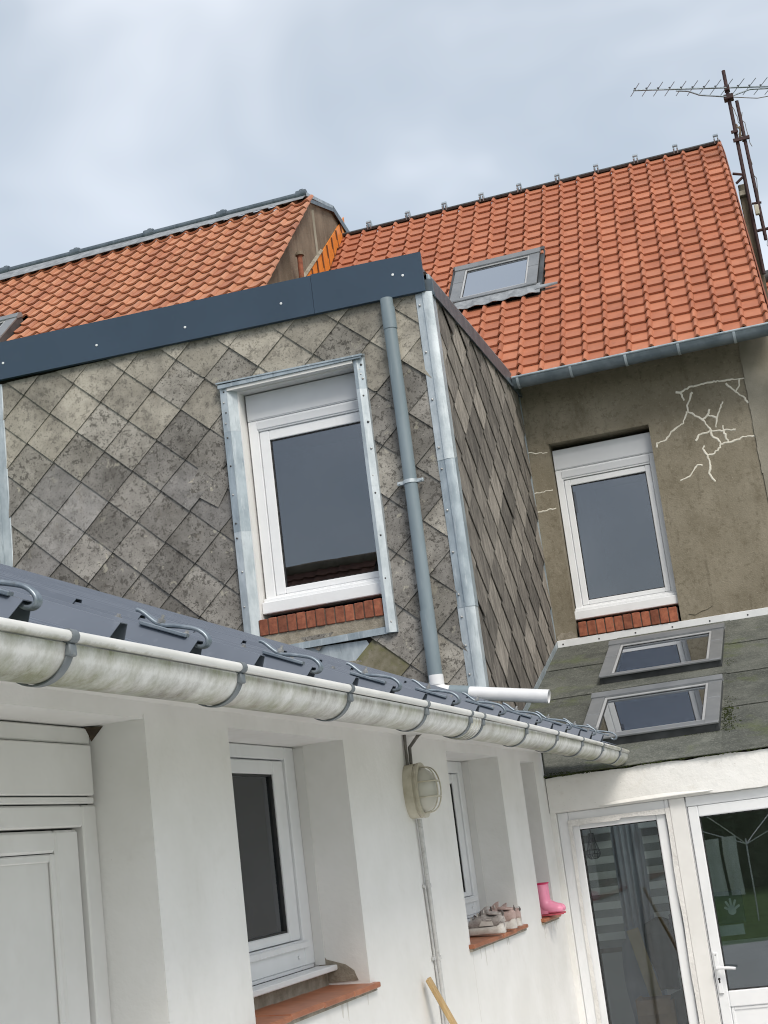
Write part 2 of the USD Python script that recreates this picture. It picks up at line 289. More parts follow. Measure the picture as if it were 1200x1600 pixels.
# walls
R['white_render'] = mixed((0.72, 0.715, 0.69), (0.79, 0.785, 0.77), scale=2.2, rough=0.85, bump=0.35, bump_scale=22, bump_dist=0.007, layers=[(7, 0.58, 0.80, (0.60, 0.58, 0.54), 0.30), (55, 0.735, 0.76, (0.20, 0.17, 0.14), 0.7), (3, 0.62, 0.8, (0.56, 0.55, 0.50), 0.25, (1, 1, 0.4))])
R['white_beam'] = mixed((0.72, 0.715, 0.69), (0.79, 0.785, 0.765), scale=3, rough=0.88, bump=0.5, bump_scale=16, bump_dist=0.012, layers=[(12, 0.58, 0.76, (0.58, 0.56, 0.50), 0.4), (38, 0.66, 0.73, (0.18, 0.15, 0.11), 0.7, (1, 1, 2.2))])
R['mousse'] = mixed((0.62, 0.61, 0.59), (0.72, 0.71, 0.69), scale=8, rough=0.9, bump=0.8, bump_scale=30, bump_dist=0.01)
R['cement_render'] = mixed((0.170, 0.148, 0.106), (0.26, 0.232, 0.178), scale=1.6, rough=0.95, detail=8, bump=0.6, bump_scale=75, bump_dist=0.006, layers=[
    (3.2, 0.50, 0.70, (0.105, 0.086, 0.054), 0.7, (1.4, 1.4, 0.6)), (26, 0.52, 0.66, (0.115, 0.098, 0.066), 0.6), (38, 0.58, 0.68, (0.32, 0.285, 0.22), 0.5), (80, 0.67, 0.70, (0.48, 0.44, 0.37), 0.75), (60, 0.68, 0.73, (0.045, 0.038, 0.025), 0.8), (1.1, 0.52, 0.72, (0.24, 0.21, 0.155), 0.4), (4.5, 0.60, 0.75, (0.075, 0.06, 0.04), 0.5, (2.5, 2.5, 0.35))])
R['pale_render'] = mixed((0.20, 0.185, 0.145), (0.29, 0.27, 0.225), scale=2, rough=0.95, bump=0.5, bump_scale=80, bump_dist=0.005, layers=[(40, 0.62, 0.72, (0.12, 0.105, 0.08), 0.5)])
R['gable_render'] = mixed((0.115, 0.09, 0.062), (0.21, 0.17, 0.125), scale=3, rough=0.95, stretch=(1, 1, 0.5), bump=0.6, bump_scale=60, layers=[(5, 0.52, 0.7, (0.07, 0.052, 0.036), 0.6, (2, 2, 0.4)), (60, 0.64, 0.7, (0.34, 0.30, 0.24), 0.5)])
R['crack_filler'] = mixed((0.60, 0.57, 0.49), (0.72, 0.69, 0.61), scale=20, rough=0.9)
R['inner_wall'] = mixed((0.62, 0.62, 0.60), (0.68, 0.68, 0.66), scale=3, rough=0.9)
R['inner_floor'] = mixed((0.14, 0.12, 0.10), (0.19, 0.17, 0.145), scale=6, rough=0.5)
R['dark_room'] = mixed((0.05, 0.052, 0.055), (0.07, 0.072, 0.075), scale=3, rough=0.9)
# mineral felt with moss
R['felt'] = mixed((0.050, 0.055, 0.047), (0.105, 0.110, 0.094), scale=3.2, rough=0.95, vary=0.14, bump=0.9, bump_scale=150, bump_dist=0.004, detail=8, layers=[
    (60, 0.50, 0.64, (0.20, 0.205, 0.18), 0.55), (90, 0.52, 0.66, (0.03, 0.033, 0.028), 0.6), (7, 0.53, 0.70, (0.175, 0.182, 0.155), 0.5), (2.4, 0.54, 0.70, (0.085, 0.105, 0.035), 0.75), (4.5, 0.60, 0.72, (0.032, 0.034, 0.028), 0.6), (45, 0.63, 0.72, (0.028, 0.028, 0.024), 0.7), (26, 0.70, 0.735, (0.5, 0.5, 0.46), 0.7)])
R['moss'] = mixed((0.018, 0.028, 0.007), (0.055, 0.072, 0.016), scale=18, rough=1.0, bump=1.0, bump_scale=90, bump_dist=0.01)
R['dirt'] = mixed((0.03, 0.022, 0.015), (0.07, 0.05, 0.03), scale=18, rough=1.0)
# glass: panes that pass light and mirror the sky
def pane(base, extra=0.0, tint=(0.86, 0.90, 0.92)):
    def make(name):
        return usdkit.material(stage, '/World/Looks/' + name, {'f': ('fresnel', {'IOR': 1.52}), 'mr': ('map_range', {'from_min': 0.0, 'from_max': 1.0, 'to_min': base, 'to_max': 1.0}), 't': ('transparent_bsdf', {'color': tint}),
            'gl': ('glossy_bsdf', {'color': (0.92, 0.95, 1.0), 'roughness': 0.0}), 'mx': ('mix_closure', {}), 'g': ('geometry', {}), 'n': ('noise_texture', {'scale': 1.3, 'detail': 1.0}), 'b': ('bump', {'strength': 0.02, 'distance': 0.05})},
            [('f.fac', 'mr.value'), ('mr.result', 'mx.fac'), ('t.BSDF', 'mx.closure1'), ('gl.BSDF', 'mx.closure2'), ('g.position', 'n.vector'), ('n.fac', 'b.height'), ('b.normal', 'gl.normal')], surface='mx.closure')
    return make
R['glass'] = pane(0.06)
R['glass_low'] = pane(0.015, tint=(0.80, 0.83, 0.84))
R['glass_upper'] = pane(0.08, tint=(0.70, 0.74, 0.78))
R['glass_bright'] = pane(0.62, tint=(0.9, 0.92, 0.93))
R['old_brown_tile'] = mixed((0.13, 0.060, 0.042), (0.22, 0.105, 0.072), scale=7, rough=0.8, layers=[(20, 0.55, 0.7, (0.04, 0.035, 0.03), 0.6)])
R['glass_roof'] = pane(0.42, tint=(0.84, 0.92, 0.92))
R['frosted'] = lambda name: usdkit.material(stage, '/World/Looks/' + name, {'p': ('principled_bsdf', {'base_color': (0.60, 0.59, 0.52), 'roughness': 0.25, 'transmission_weight': 0.2})}, [], surface='p.BSDF')
# odds and ends
R['lamp_cream'] = mixed((0.42, 0.39, 0.30), (0.56, 0.53, 0.44), scale=9, rough=0.5, layers=[(12, 0.55, 0.72, (0.28, 0.24, 0.15), 0.5)])
R['conduit'] = mixed((0.44, 0.44, 0.43), (0.56, 0.56, 0.55), scale=30, rough=0.5, layers=[(40, 0.58, 0.7, (0.2, 0.19, 0.17), 0.5)])
R['cable_dark'] = mixed((0.10, 0.095, 0.085), (0.17, 0.16, 0.145), scale=20, rough=0.6)
R['pine_wood'] = mixed((0.38, 0.25, 0.11), (0.50, 0.35, 0.17), scale=5, rough=0.55, stretch=(9, 9, 0.8), layers=[(20, 0.6, 0.7, (0.25, 0.13, 0.05), 0.4, (6, 6, 0.6))])
R['shoe_mesh'] = mixed((0.30, 0.27, 0.255), (0.46, 0.43, 0.41), scale=40, rough=0.9, layers=[(60, 0.55, 0.62, (0.16, 0.14, 0.13), 0.7), (25, 0.6, 0.7, (0.62, 0.58, 0.55), 0.5)], bump=0.4, bump_scale=300, bump_dist=0.002)
R['shoe_pink'] = mixed((0.40, 0.29, 0.265), (0.50, 0.38, 0.35), scale=30, rough=0.85, layers=[(60, 0.58, 0.66, (0.25, 0.17, 0.15), 0.5)], bump=0.3, bump_scale=300, bump_dist=0.002)
R['shoe_sole'] = mixed((0.52, 0.48, 0.44), (0.66, 0.63, 0.59), scale=25, rough=0.6, layers=[(30, 0.58, 0.7, (0.35, 0.28, 0.2), 0.5)])
R['shoe_dark'] = mixed((0.10, 0.085, 0.08), (0.17, 0.15, 0.14), scale=50, rough=0.9)
R['pink_rubber'] = mixed((0.78, 0.26, 0.40), (0.84, 0.31, 0.45), scale=6, rough=0.3, spec=0.5, layers=[(30, 0.62, 0.75, (0.6, 0.2, 0.3), 0.3)])
R['magenta'] = mixed((0.55, 0.015, 0.09), (0.62, 0.025, 0.12), scale=10, rough=0.4)
R['sole_red'] = mixed((0.42, 0.06, 0.09), (0.5, 0.09, 0.12), scale=10, rough=0.5)
R['blind_white'] = mixed((0.80, 0.80, 0.76), (0.85, 0.85, 0.81), rough=0.9)
R['blind_grey'] = mixed((0.30, 0.31, 0.29), (0.36, 0.37, 0.35), rough=0.9)
R['curtain'] = mixed((0.34, 0.37, 0.42), (0.42, 0.45, 0.50), scale=5, rough=0.9)
R['black_iron'] = mixed((0.008, 0.008, 0.009), (0.02, 0.02, 0.02), rough=0.5)
R['coat_green'] = mixed((0.03, 0.045, 0.04), (0.06, 0.08, 0.07), scale=12, rough=0.9)
R['cloth_purple'] = mixed((0.06, 0.05, 0.08), (0.11, 0.09, 0.13), scale=12, rough=0.9)
R['cardboard'] = mixed((0.30, 0.18, 0.08), (0.38, 0.24, 0.12), scale=8, rough=0.9)
R['yellow_wood'] = mixed((0.45, 0.34, 0.14), (0.55, 0.43, 0.2), scale=6, rough=0.7)
R['black_board'] = mixed((0.012, 0.016, 0.02), (0.03, 0.036, 0.042), scale=6, rough=0.6, layers=[(5, 0.5, 0.7, (0.10, 0.115, 0.125), 0.6)])
R['hand_white'] = mixed((0.28, 0.31, 0.32), (0.48, 0.51, 0.52), scale=18, rough=0.9)
R['panel_grey'] = mixed((0.30, 0.33, 0.34), (0.38, 0.41, 0.42), scale=8, rough=0.8)
R['grass'] = mixed((0.07, 0.14, 0.03), (0.13, 0.23, 0.06), scale=1.5, rough=1.0, bump=1.0, bump_scale=60, bump_dist=0.03)
R['paving'] = mixed((0.44, 0.435, 0.425), (0.54, 0.535, 0.52), scale=3, rough=0.85, bump=0.3, bump_scale=40, layers=[(8, 0.55, 0.7, (0.18, 0.18, 0.17), 0.5)])
R['hedge_leaf'] = mixed((0.018, 0.045, 0.022), (0.04, 0.085, 0.04), scale=9, rough=0.8)
R['bark'] = mixed((0.08, 0.06, 0.04), (0.13, 0.1, 0.07), scale=14, rough=0.95)
R['sheet_cloth'] = mixed((0.62, 0.66, 0.60), (0.70, 0.74, 0.68), scale=3, rough=0.9)
R['pole_white'] = mixed((0.66, 0.67, 0.68), (0.74, 0.75, 0.76), rough=0.4)
R['asphalt_far'] = mixed((0.05, 0.05, 0.05), (0.07, 0.07, 0.07), rough=0.9)
# ================================================================== ground
GZ = 0.0
struct('patio', bx(-3, 9, -3.5, 14, -0.3, GZ), 'paving')
lawn = bx(-60, 60, -60, 60, -0.6, -0.06)
struct('lawn', lawn, 'grass')

# ================================================================== windows
def window(parent, fr, u0, u1, v0, v1, glass, box=None, toe=0.0, sash=None, pane_mat='glass', sill=None, mat='pvc_white', depth=0.07, label=None, boxmat='pvc_box', name='window', track=0.0):
    """frame (u0..u1, v0..v1) with its face at n=0, glass (u0,u1,v0,v1) held by a sash"""
    g0, g1, h0, h1 = glass; s0, s1, t0, t1 = sash
    w = path = part(parent, name, fr(ring(u0, u1, v0, v1 if box is None else box[0], 0, -depth, 0.0, b=0.004, wb=0) if False else
        [bx(u0, s0 - 0.004, v0, box[0] if box else v1, -depth, 0, 0.004), bx(s1 + 0.004, u1, v0, box[0] if box else v1, -depth, 0, 0.004),
         bx(s0 - 0.004, s1 + 0.004, v0, t0 - 0.004, -depth, -0.002, 0.004), bx(s0 - 0.004, s1 + 0.004, t1 + 0.004, box[0] if box else v1, -depth, -0.002, 0.004)]), mat, label=label)
    sp = part(w, 'sash', fr([bx(s0, g0, t0, t1, -0.055, -0.012, 0.005), bx(g1, s1, t0, t1, -0.055, -0.012, 0.005),
                             bx(g0, g1, t0, h0, -0.055, -0.0135, 0.005), bx(g0, g1, h1, t1, -0.055, -0.0135, 0.005)]), mat)
    part(w, 'gasket', fr(ring(g0, g1, h0, h1, 0.008, -0.05, -0.022, b=0)), 'gasket')
    pm = bx(g0 + 0.002, g1 - 0.002, h0 + 0.002, h1 - 0.002, -0.040, -0.034); pm.vertices[:, 2] += toe * (pm.vertices[:, 0] - (g0 + g1) / 2)
    part(w, 'pane', fr(pm), pane_mat)
    if box:
        part(w, 'roller_box', fr([bx(u0, u1, box[0] + 0.002, box[1], -0.16, 0.004, 0.004), bx(u0 + 0.02, u1 - 0.02, box[0] + 0.012, box[0] + 0.018, 0.003, 0.0075)]), boxmat)
    if sill:
        a, b_, n1 = sill
        part(w, 'sill_profile', fr([bx(u0 - 0.012, u1 + 0.012, a, b_, -0.02, n1, 0.006), bx(u0 - 0.006, u1 + 0.006, b_ + 0.001, b_ + 0.03, -0.02, n1 * 0.55, 0.006)]), mat)
    return w
def hole_wall(region, holes): return region.difference(unary_union([sbox(*h) for h in holes])) if holes else region
def room(x0, x1, y0, y1, z0, z1, open_side, t=0.05):
    """inner shell of a room, five thin slabs, the sixth side left to the outer wall"""
    S = {'x0': bx(x0 - t, x0, y0 - t, y1 + t, z0, z1), 'x1': bx(x1, x1 + t, y0 - t, y1 + t, z0, z1), 'y0': bx(x0, x1, y0 - t, y0, z0, z1), 'y1': bx(x0, x1, y1, y1 + t, z0, z1),
         'z0': bx(x0 - t, x1 + t, y0 - t, y1 + t, z0 - t, z0), 'z1': bx(x0 - t, x1 + t, y0 - t, y1 + t, z1, z1 + t)}
    return [m for k, m in S.items() if k != open_side]

# ================================================================== white outbuilding
WX = -2.1
OB = thing('white_outbuilding', 'long low white rendered outbuilding with blue sheet roof and mossy gutter', 'outbuilding', (WX, 6, 0))
fw = facing_x(WX)
holes = [(2.93, -0.1, 4.225, 2.507), (4.885, 1.462, 6.13, 2.508), (7.82, 1.458, 9.035, 2.507), (9.66, 1.45, 10.095, 2.495)]
wall = hole_wall(sbox(2.5, 0.0, 10.405, 2.60), [(a, b, c, d) for a, b, c, d in holes])
wm = fw(ext(wall, 0.42, -0.42))
WALL = part(OB, 'wall', wm, 'white_render')
part(OB, 'room', room(-5.2, WX - 0.425, 2.55, 10.3, 0.0, 2.55, 'x1'), 'inner_wall')
part(OB, 'partition', [bx(-5.2, WX - 0.43, y - 0.05, y + 0.05, 0.0, 2.55) for y in (4.55, 7.2)], 'inner_wall')
# plaster corner beads, chipped
# door with roller shutter box
fd = facing_x(-2.285)
D = part(OB, 'door', fd([bx(4.135, 4.222, 0.0, 2.262, -0.07, 0.0, 0.006), bx(2.95, 3.04, 0, 2.262, -0.07, 0, 0.006), bx(3.04, 4.135, 2.196, 2.262, -0.07, -0.002, 0.006)]), 'pvc_cream', label='white plastic outbuilding door below its roller shutter box')
part(D, 'roller_box', fd([bx(2.94, 4.195, 2.290, 2.447, -0.15, 0.012, 0.004), bx(2.94, 4.21, 2.451, 2.502, -0.15, 0.002, 0.004), bx(2.94, 4.2, 2.266, 2.286, -0.12, 0.006, 0.003)]), 'pvc_cream')
part(D, 'door_leaf', fd([bx(3.985, 4.122, 0.02, 2.19, -0.06, -0.014, 0.008), bx(3.05, 3.19, 0.02, 2.19, -0.06, -0.014, 0.008), bx(3.19, 3.985, 2.125, 2.19, -0.06, -0.0155, 0.008)]), 'pvc_cream')
part(D, 'infill_panel', fd(bx(3.192, 3.983, 0.05, 2.123, -0.05, -0.030, 0.004)), 'pvc_cream')
part(D, 'glazing_bead', fd([bx(3.958, 3.984, 0.05, 2.122, -0.030, -0.019, 0.004), bx(3.19, 3.958, 2.098, 2.122, -0.030, -0.0205, 0.004)]), 'pvc_cream')
part(D, 'dark_joint', fd([bx(4.197, 4.224, 2.262, 2.50, -0.10, -0.03), bx(4.1225, 4.1345, 0.05, 2.194, -0.06, -0.04)]), 'dirt')
# windows
def small_window(ya, yb, xf, g, s, pm='glass'):
    fr = facing_x(xf)
    w = window(OB, fr, ya, yb, 1.592, 2.505, g, sash=s, pane_mat='glass_low', mat='pvc_white')
    part(w, 'drip_rail', fr([bx(s[0] + 0.03, s[1] + 0.035, 1.665, 1.69, -0.01, 0.018, 0.004)]), 'pvc_white')
    [part(w, 'drain_cap', fr(bx(ya + 0.12 + d, ya + 0.145 + d, 1.625, 1.64, -0.002, 0.006, 0.002)), 'pvc_white') for d in (0, yb - ya - 0.31)]
    part(w, 'sub_sill', fr([bx(ya, yb, 1.463, 1.5515, -0.06, 0.05)]), 'mortar'); part(w, 'packing', fr(bx(ya, yb, 1.577, 1.5905, -0.06, -0.006)), 'pvc_white')
    part(w, 'ledge', facing_x(xf)(bx(ya - 0.0, yb + 0.0, 1.553, 1.576, 0.002, 0.098, 0.004)), 'pvc_white')
    part(w, 'side_trim', fr([bx(yb - 0.002, yb + 0.0045, 1.58, 2.5, 0.0, 0.045, 0.0)]), 'pvc_cream')
    return w
small_window(4.888, 6.126, -2.334, (5.02, 5.90, 1.737, 2.388), (4.95, 6.014, 1.70, 2.446))
small_window(7.823, 9.03, -2.334, (7.93, 8.815, 1.727, 2.371), (7.86, 8.92, 1.70, 2.43))
small_window(9.662, 10.09, -2.334, (9.76, 9.99, 1.727, 2.371), (9.70, 10.05, 1.70, 2.43))
# terracotta tile sills and the mortar bed under them
def sill_tiles(ya, yb, n, xin=-2.31, xout=-2.072, z=1.498):
    w = (yb - ya) / n
    for k in range(n):
        a, b_ = ya + k * w + 0.0015, ya + (k + 1) * w - 0.0015
        dz = rng.uniform(-0.003, 0.003)
        m = bx(xin, xout + rng.uniform(-0.004, 0.004), a, b_, z - 0.022 + dz, z + dz, 0.004)
        v = m.vertices; v[:, 2] -= (v[:, 0] - xin) * 0.05; m.vertices = v
        part(OB, 'sill_tile', m, 'terracotta')
    part(OB, 'sill_bed', bx(WX + 0.001, xout - 0.012, ya + 0.006, yb - 0.02, z - 0.046, z - 0.033), 'mortar')
sill_tiles(4.80, 6.185, 4); sill_tiles(7.78, 9.14, 4); sill_tiles(9.63, 10.16, 2, z=1.488)
qs = random.Random(14)
for (ya, yb, z0) in ((4.9, 6.15, 1.452), (7.86, 9.1, 1.448), (9.66, 10.1, 1.44)):
    for k in range(5):
        y = qs.uniform(ya, yb); L_ = qs.uniform(0.03, 0.10); w = qs.uniform(0.006, 0.02)
        part(OB, 'sill_stain', fw(ext(Polygon([(y - w, z0), (y + w, z0), (y + w * 0.7, z0 - L_ * 0.5), (y + w * 0.15, z0 - L_), (y - w * 0.3, z0 - L_ * 0.9), (y - w * 0.6, z0 - L_ * 0.4)]), 0.0008, 0.0)), 'wall_stain')
# broken plaster at the foot of the first window's right reveal
pb = Polygon([(-2.318, 1.578), (-2.30, 1.63), (-2.285, 1.60), (-2.24, 1.585), (-2.20, 1.572), (-2.165, 1.545), (-2.15, 1.503), (-2.318, 1.503)])
part(OB, 'bare_mortar', Frame((0, 6.13, 0), (1, 0, 0), (0, 0, 1), (0, -1, 0))(ext(pb, 0.005, -0.001)), 'mortar', label='patch of bare mortar where plaster broke off the window reveal')
# chipped plaster edge bead at the door pillar
zz = np.arange(0.0, 2.5, 0.03)
part(OB, 'corner_bead', [bx(WX - 0.004, WX + 0.0035, 4.226, 4.226 + 0.020 + 0.007 * meshkit.noise(np.array([z * 6, 1.0, 2.0])), z, z + 0.0305) for z in zz], 'white_render')

# --- sheet roof
SL = math.atan(0.436)
EAVE_X, EAVE_Z = -1.555, 2.545
fr_roof = Frame((EAVE_X, 0, EAVE_Z), (0, 1, 0), (-math.cos(SL), 0, math.sin(SL)), (math.sin(SL), 0, math.cos(SL)))
ribs = [2.62 + 0.4187 * k for k in range(-1, 18)]
prof = [(1.9, 0.0)]
for r_ in ribs:
    if r_ > 10.35: break
    prof += [(r_ - 0.056, 0.0), (r_ - 0.020, 0.047), (r_ + 0.014, 0.047), (r_ + 0.024, 0.0)]
    prof += [(r_ + 0.14, 0.0), (r_ + 0.145, 0.004), (r_ + 0.155, 0.004), (r_ + 0.16, 0.0), (r_ + 0.27, 0.0), (r_ + 0.275, 0.004), (r_ + 0.285, 0.004), (r_ + 0.29, 0.0)]
prof = [p for p in prof if p[0] < 10.36] + [(10.38, 0.0)]
sheet = LineString(prof).buffer(0.0011, cap_style=2, join_style=2)
m = trimesh.creation.extrude_polygon(sheet, 5.2, engine='earcut')         # (u, n, along v)
m.vertices = m.vertices[:, [0, 2, 1]]; m.invert()
ROOF = part(OB, 'metal_roof', fr_roof(m), 'sheet_blue')
# the next course of sheets laps over the first, leaving a small open step
m2_ = trimesh.creation.extrude_polygon(LineString(prof).buffer(0.0011, cap_style=2, join_style=2), 4.5, engine='earcut')
m2_.vertices = m2_.vertices[:, [0, 2, 1]] + np.array([0, 0.62, 0.011]); m2_.invert()
part(OB, 'metal_roof', fr_roof(m2_), 'sheet_blue', label='upper course of blue sheets lapping over the lower')
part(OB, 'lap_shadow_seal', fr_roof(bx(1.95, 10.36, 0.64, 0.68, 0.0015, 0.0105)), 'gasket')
# the stretch of roof that carries on behind, up to the slated wall
part(OB, 'metal_roof', fr_roof(bx(10.385, 10.70, 1.18, 5.2, -0.004, 0.0)), 'sheet_blue')
# screws with washers on the ribs and pans
for r_ in ribs:
    if not 2.3 < r_ < 10.2: continue
    sc = []
    for v in (0.25, 0.9):
        sc.append(fr_roof(cyl((r_ - 0.001, v, 0.046), (r_ - 0.001, v, 0.050), 0.011))); sc.append(fr_roof(cyl((r_ - 0.001, v, 0.05), (r_ - 0.001, v, 0.057), 0.006, 6)))
        sc.append(fr_roof(cyl((r_ + 0.08, v + 0.05, 0.0), (r_ + 0.08, v + 0.05, 0.009), 0.007, 6)))
    part(OB, 'roof_screw', sc, 'bolt')
# bent steel hooks holding the sheet at the eave
def hook(y):
    P = [(0.0, 0.20, 0.080), (0.0, 0.165, 0.072), (0.0, 0.125, 0.060), (0.002, 0.085, 0.066), (0.004, 0.045, 0.072), (0.004, 0.010, 0.072), (0.004, -0.018, 0.056), (0.004, -0.010, 0.036), (0.002, 0.016, 0.040)]
    P = [(y + a, v, n) for a, v, n in P]
    Q = np.array(P); t_ = np.arange(len(Q)); Q = CubicSpline(t_, Q)(np.linspace(0, len(Q) - 1, 44))
    h = part(OB, 'roof_hook', fr_roof([tube([q + np.array([e, 0, 0]) for q in Q], 0.0055, 8) for e in (-0.0085, -0.003, 0.003, 0.0085)]), 'galvanised', smooth=60)
    part(h, 'bolt', fr_roof([cyl((y, 0.125, 0.04), (y, 0.125, 0.086), 0.0045, 8), cyl((y, 0.125, 0.066), (y, 0.125, 0.075), 0.0105, 6), cyl((y, 0.125, 0.062), (y, 0.125, 0.0645), 0.015, 12)]), 'bolt')
    part(h, 'rail', fr_roof(bx(y - 0.033, y - 0.010, 0.03, 0.17, 0.046, 0.056, 0.002)), 'galvanised')
for k in range(-1, 10):
    y = 2.62 + 0.8374 * k
    if y < 10.3 and y > 1.7: hook(y)
# eave board and wall plate under the sheet
part(OB, 'eave_board', [bx(-1.655, -1.632, 1.95, 10.36, 2.535, 2.56), bx(-2.52, -1.66, 1.95, 10.36, 2.562, 2.572)], 'white_render')
# flashing where roof meets the slated wall (lead strip with a rolled edge)
fl = [(v, ) for v in ()]
def fl_strip(y0, y1, n0, n1, va, vb): return fr_roof(bx(y0, y1, va, vb, n0, n1, 0.002))
part(OB, 'wall_flashing', fr_roof(hull([(y, v, n) for y in (10.596, 10.604) for v, n in ((1.6, 0.004), (1.6, 0.03), (5.1, 0.01), (5.1, 0.05))])), 'lead')
qf = random.Random(21)
vv = np.linspace(1.0, 5.0, 46)
hh = [0.012 + 0.030 * meshkit.fbm(np.array([v * 2.3, 5.0, 1.0]), 4) for v in vv]
part(OB, 'crumpled_flashing', fr_roof([hull([(10.60 + qf.uniform(-0.008, 0.004), a, h0), (10.60, b_, h1), (10.57 + qf.uniform(-0.02, 0.02), a, 0.003), (10.57, b_, 0.003), (10.604, a, 0.0), (10.604, b_, 0.0)]) for a, b_, h0, h1 in zip(vv[:-1], vv[1:], hh[:-1], hh[1:])]), 'lead')
part(OB, 'loose_strip', fr_roof(tube([(10.50 + 0.012 * math.sin(v * 4), v, 0.034 + 0.006 * math.sin(v * 5)) for v in np.linspace(3.7, 5.1, 20)], 0.0075, 8)), 'zinc_pale', label='loose pale zinc edge along the top of the sheet roof')
part(OB, 'strip_bed', fr_roof(bx(10.51, 10.59, 3.7, 5.1, 0.0, 0.028)), 'gasket')

# plaster damage along the pillar edge, a hairline under the second sill, cobwebbed corner
qd = random.Random(9)
for k in range(34):
    z = qd.uniform(1.45, 2.46); h = qd.uniform(0.004, 0.013)
    part(OB, 'plaster_chip', bx(WX - 0.003, WX + 0.0022, 4.238 + qd.uniform(-0.004, 0.006), 4.2425 + qd.uniform(0.0, 0.008), z, z + h), 'wall_stain' if k % 3 else 'bark')
part(OB, 'hairline_crack', fw(tube([(7.84 + 0.004 * math.sin(k * 1.9), 1.455 - 0.03 * k, 0.0) for k in range(13)], 0.0022, 5, flat=0.3)), 'wall_stain')
part(OB, 'cobweb', [fd_ for fd_ in (hull([(-2.284, 4.222, 2.50), (-2.284, 4.18, 2.503), (-2.24, 4.223, 2.503), (-2.284, 4.222, 2.46), (-2.27, 4.205, 2.49)]),)], 'dirt')

# --- half round gutter
GY0, GY1, GC, GR = 1.9, 10.37, (-1.565, 2.497), 0.0755
def gut_profile(rad, a0=2, a1=178, n=22):
    return [(GC[0] + rad * math.cos(math.radians(a)), GC[1] - rad * math.sin(math.radians(a))) for a in np.linspace(a0, a1, n)]
def arc_strip(y0, y1, rad, t, a0=2, a1=178, n=22, segs=1, sag=None):
    o, i = gut_profile(rad, a0, a1, n), gut_profile(rad - t, a0, a1, n)
    poly = o + i[::-1]; v, f = [], []
    ys = np.linspace(y0, y1, segs + 1); K = len(poly)
    for y in ys: v += [(x, y, z) for x, z in poly]
    for s in range(segs):
        for k in range(K):
            k2 = (k + 1) % K; f.append([s * K + k, s * K + k2, (s + 1) * K + k2, (s + 1) * K + k])
    for b_, fl_ in ((0, True), (segs * K, False)):
        for k in range(n - 1):
            q = [b_ + k, b_ + k + 1, b_ + K - 2 - k, b_ + K - 1 - k]; f.append(q if fl_ else q[::-1])
    m = tm((v, f)); m.fix_normals(); return m
GUT = part(OB, 'gutter', arc_strip(GY0, GY1, GR, 0.0025, segs=40), 'gutter_white', smooth=40, label='white half round plastic gutter streaked with green algae')
bead = (GC[0] + GR + 0.004, GC[1] + 0.012)
part(GUT, 'bead', [tube([(bead[0], y, bead[1]) for y in np.linspace(GY0, GY1, 30)], 0.0125, 12)], 'gutter_white', smooth=50)
part(GUT, 'end_cap', Frame((0, GY1, 0), (1, 0, 0), (0, 0, 1), (0, -1, 0))(ext(Polygon(gut_profile(GR + 0.001)), 0.004, -0.005)), 'gutter_white')
part(GUT, 'joint_sleeve', [arc_strip(6.03, 6.19, GR + 0.004, 0.004)] + [arc_strip(y, y + 0.018, GR + 0.008, 0.006) for y in (6.055, 6.10, 6.145)], 'gutter_white', smooth=40)
def strap(y):
    s = [arc_strip(y - 0.013, y + 0.013, GR + 0.0055, 0.0035, -4, 168, 20)]
    s.append(tube([(bead[0], y - 0.014, bead[1]), (bead[0], y + 0.014, bead[1])], 0.0155, 12))
    s.append(bx(GC[0] + GR * 0.93, GC[0] + GR + 0.010, y - 0.015, y + 0.015, GC[1] - 0.030, GC[1] - 0.004, 0.003))
    part(OB, 'gutter_strap', s, 'strap_grey', smooth=40)
for y in (1.81, 2.69, 3.58, 4.46, 5.34, 6.0, 6.215, 7.09, 7.85, 8.6, 9.31, 10.0): strap(y)
# ================================================================== slate-hung upper storey
YD, XD, YF = 10.64, -2.51, 13.78
EX = thing('slate_extension', 'upper storey hung with lichen-speckled diamond slates under a dark blue fascia', 'extension', (XD - 2, YD, 0))
ff = facing_y(YD)
# carcass
reg = hole_wall(sbox(-6.42, 2.0, XD - 0.005, 6.42), [(-4.205, 3.89, -3.10, 5.80)])
part(EX, 'front_wall', ff(ext(reg, 0.22, -0.22)), 'felt_backing')
part(EX, 'side_wall', [bx(XD - 0.2, XD - 0.005, YD + 0.22, YF - 0.002, 2.62, 6.30)], 'felt_backing')
part(EX, 'far_side_wall', bx(-6.42, -6.22, YD + 0.22, YF + 0.5, 2.0, 6.42), 'pale_render')
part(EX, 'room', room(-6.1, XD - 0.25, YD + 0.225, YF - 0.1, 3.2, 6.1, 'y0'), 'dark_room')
part(EX, 'flat_roof', bx(-6.6, XD - 0.03, YD - 0.02, YF - 0.12, 6.36, 6.46), 'zinc_dark')

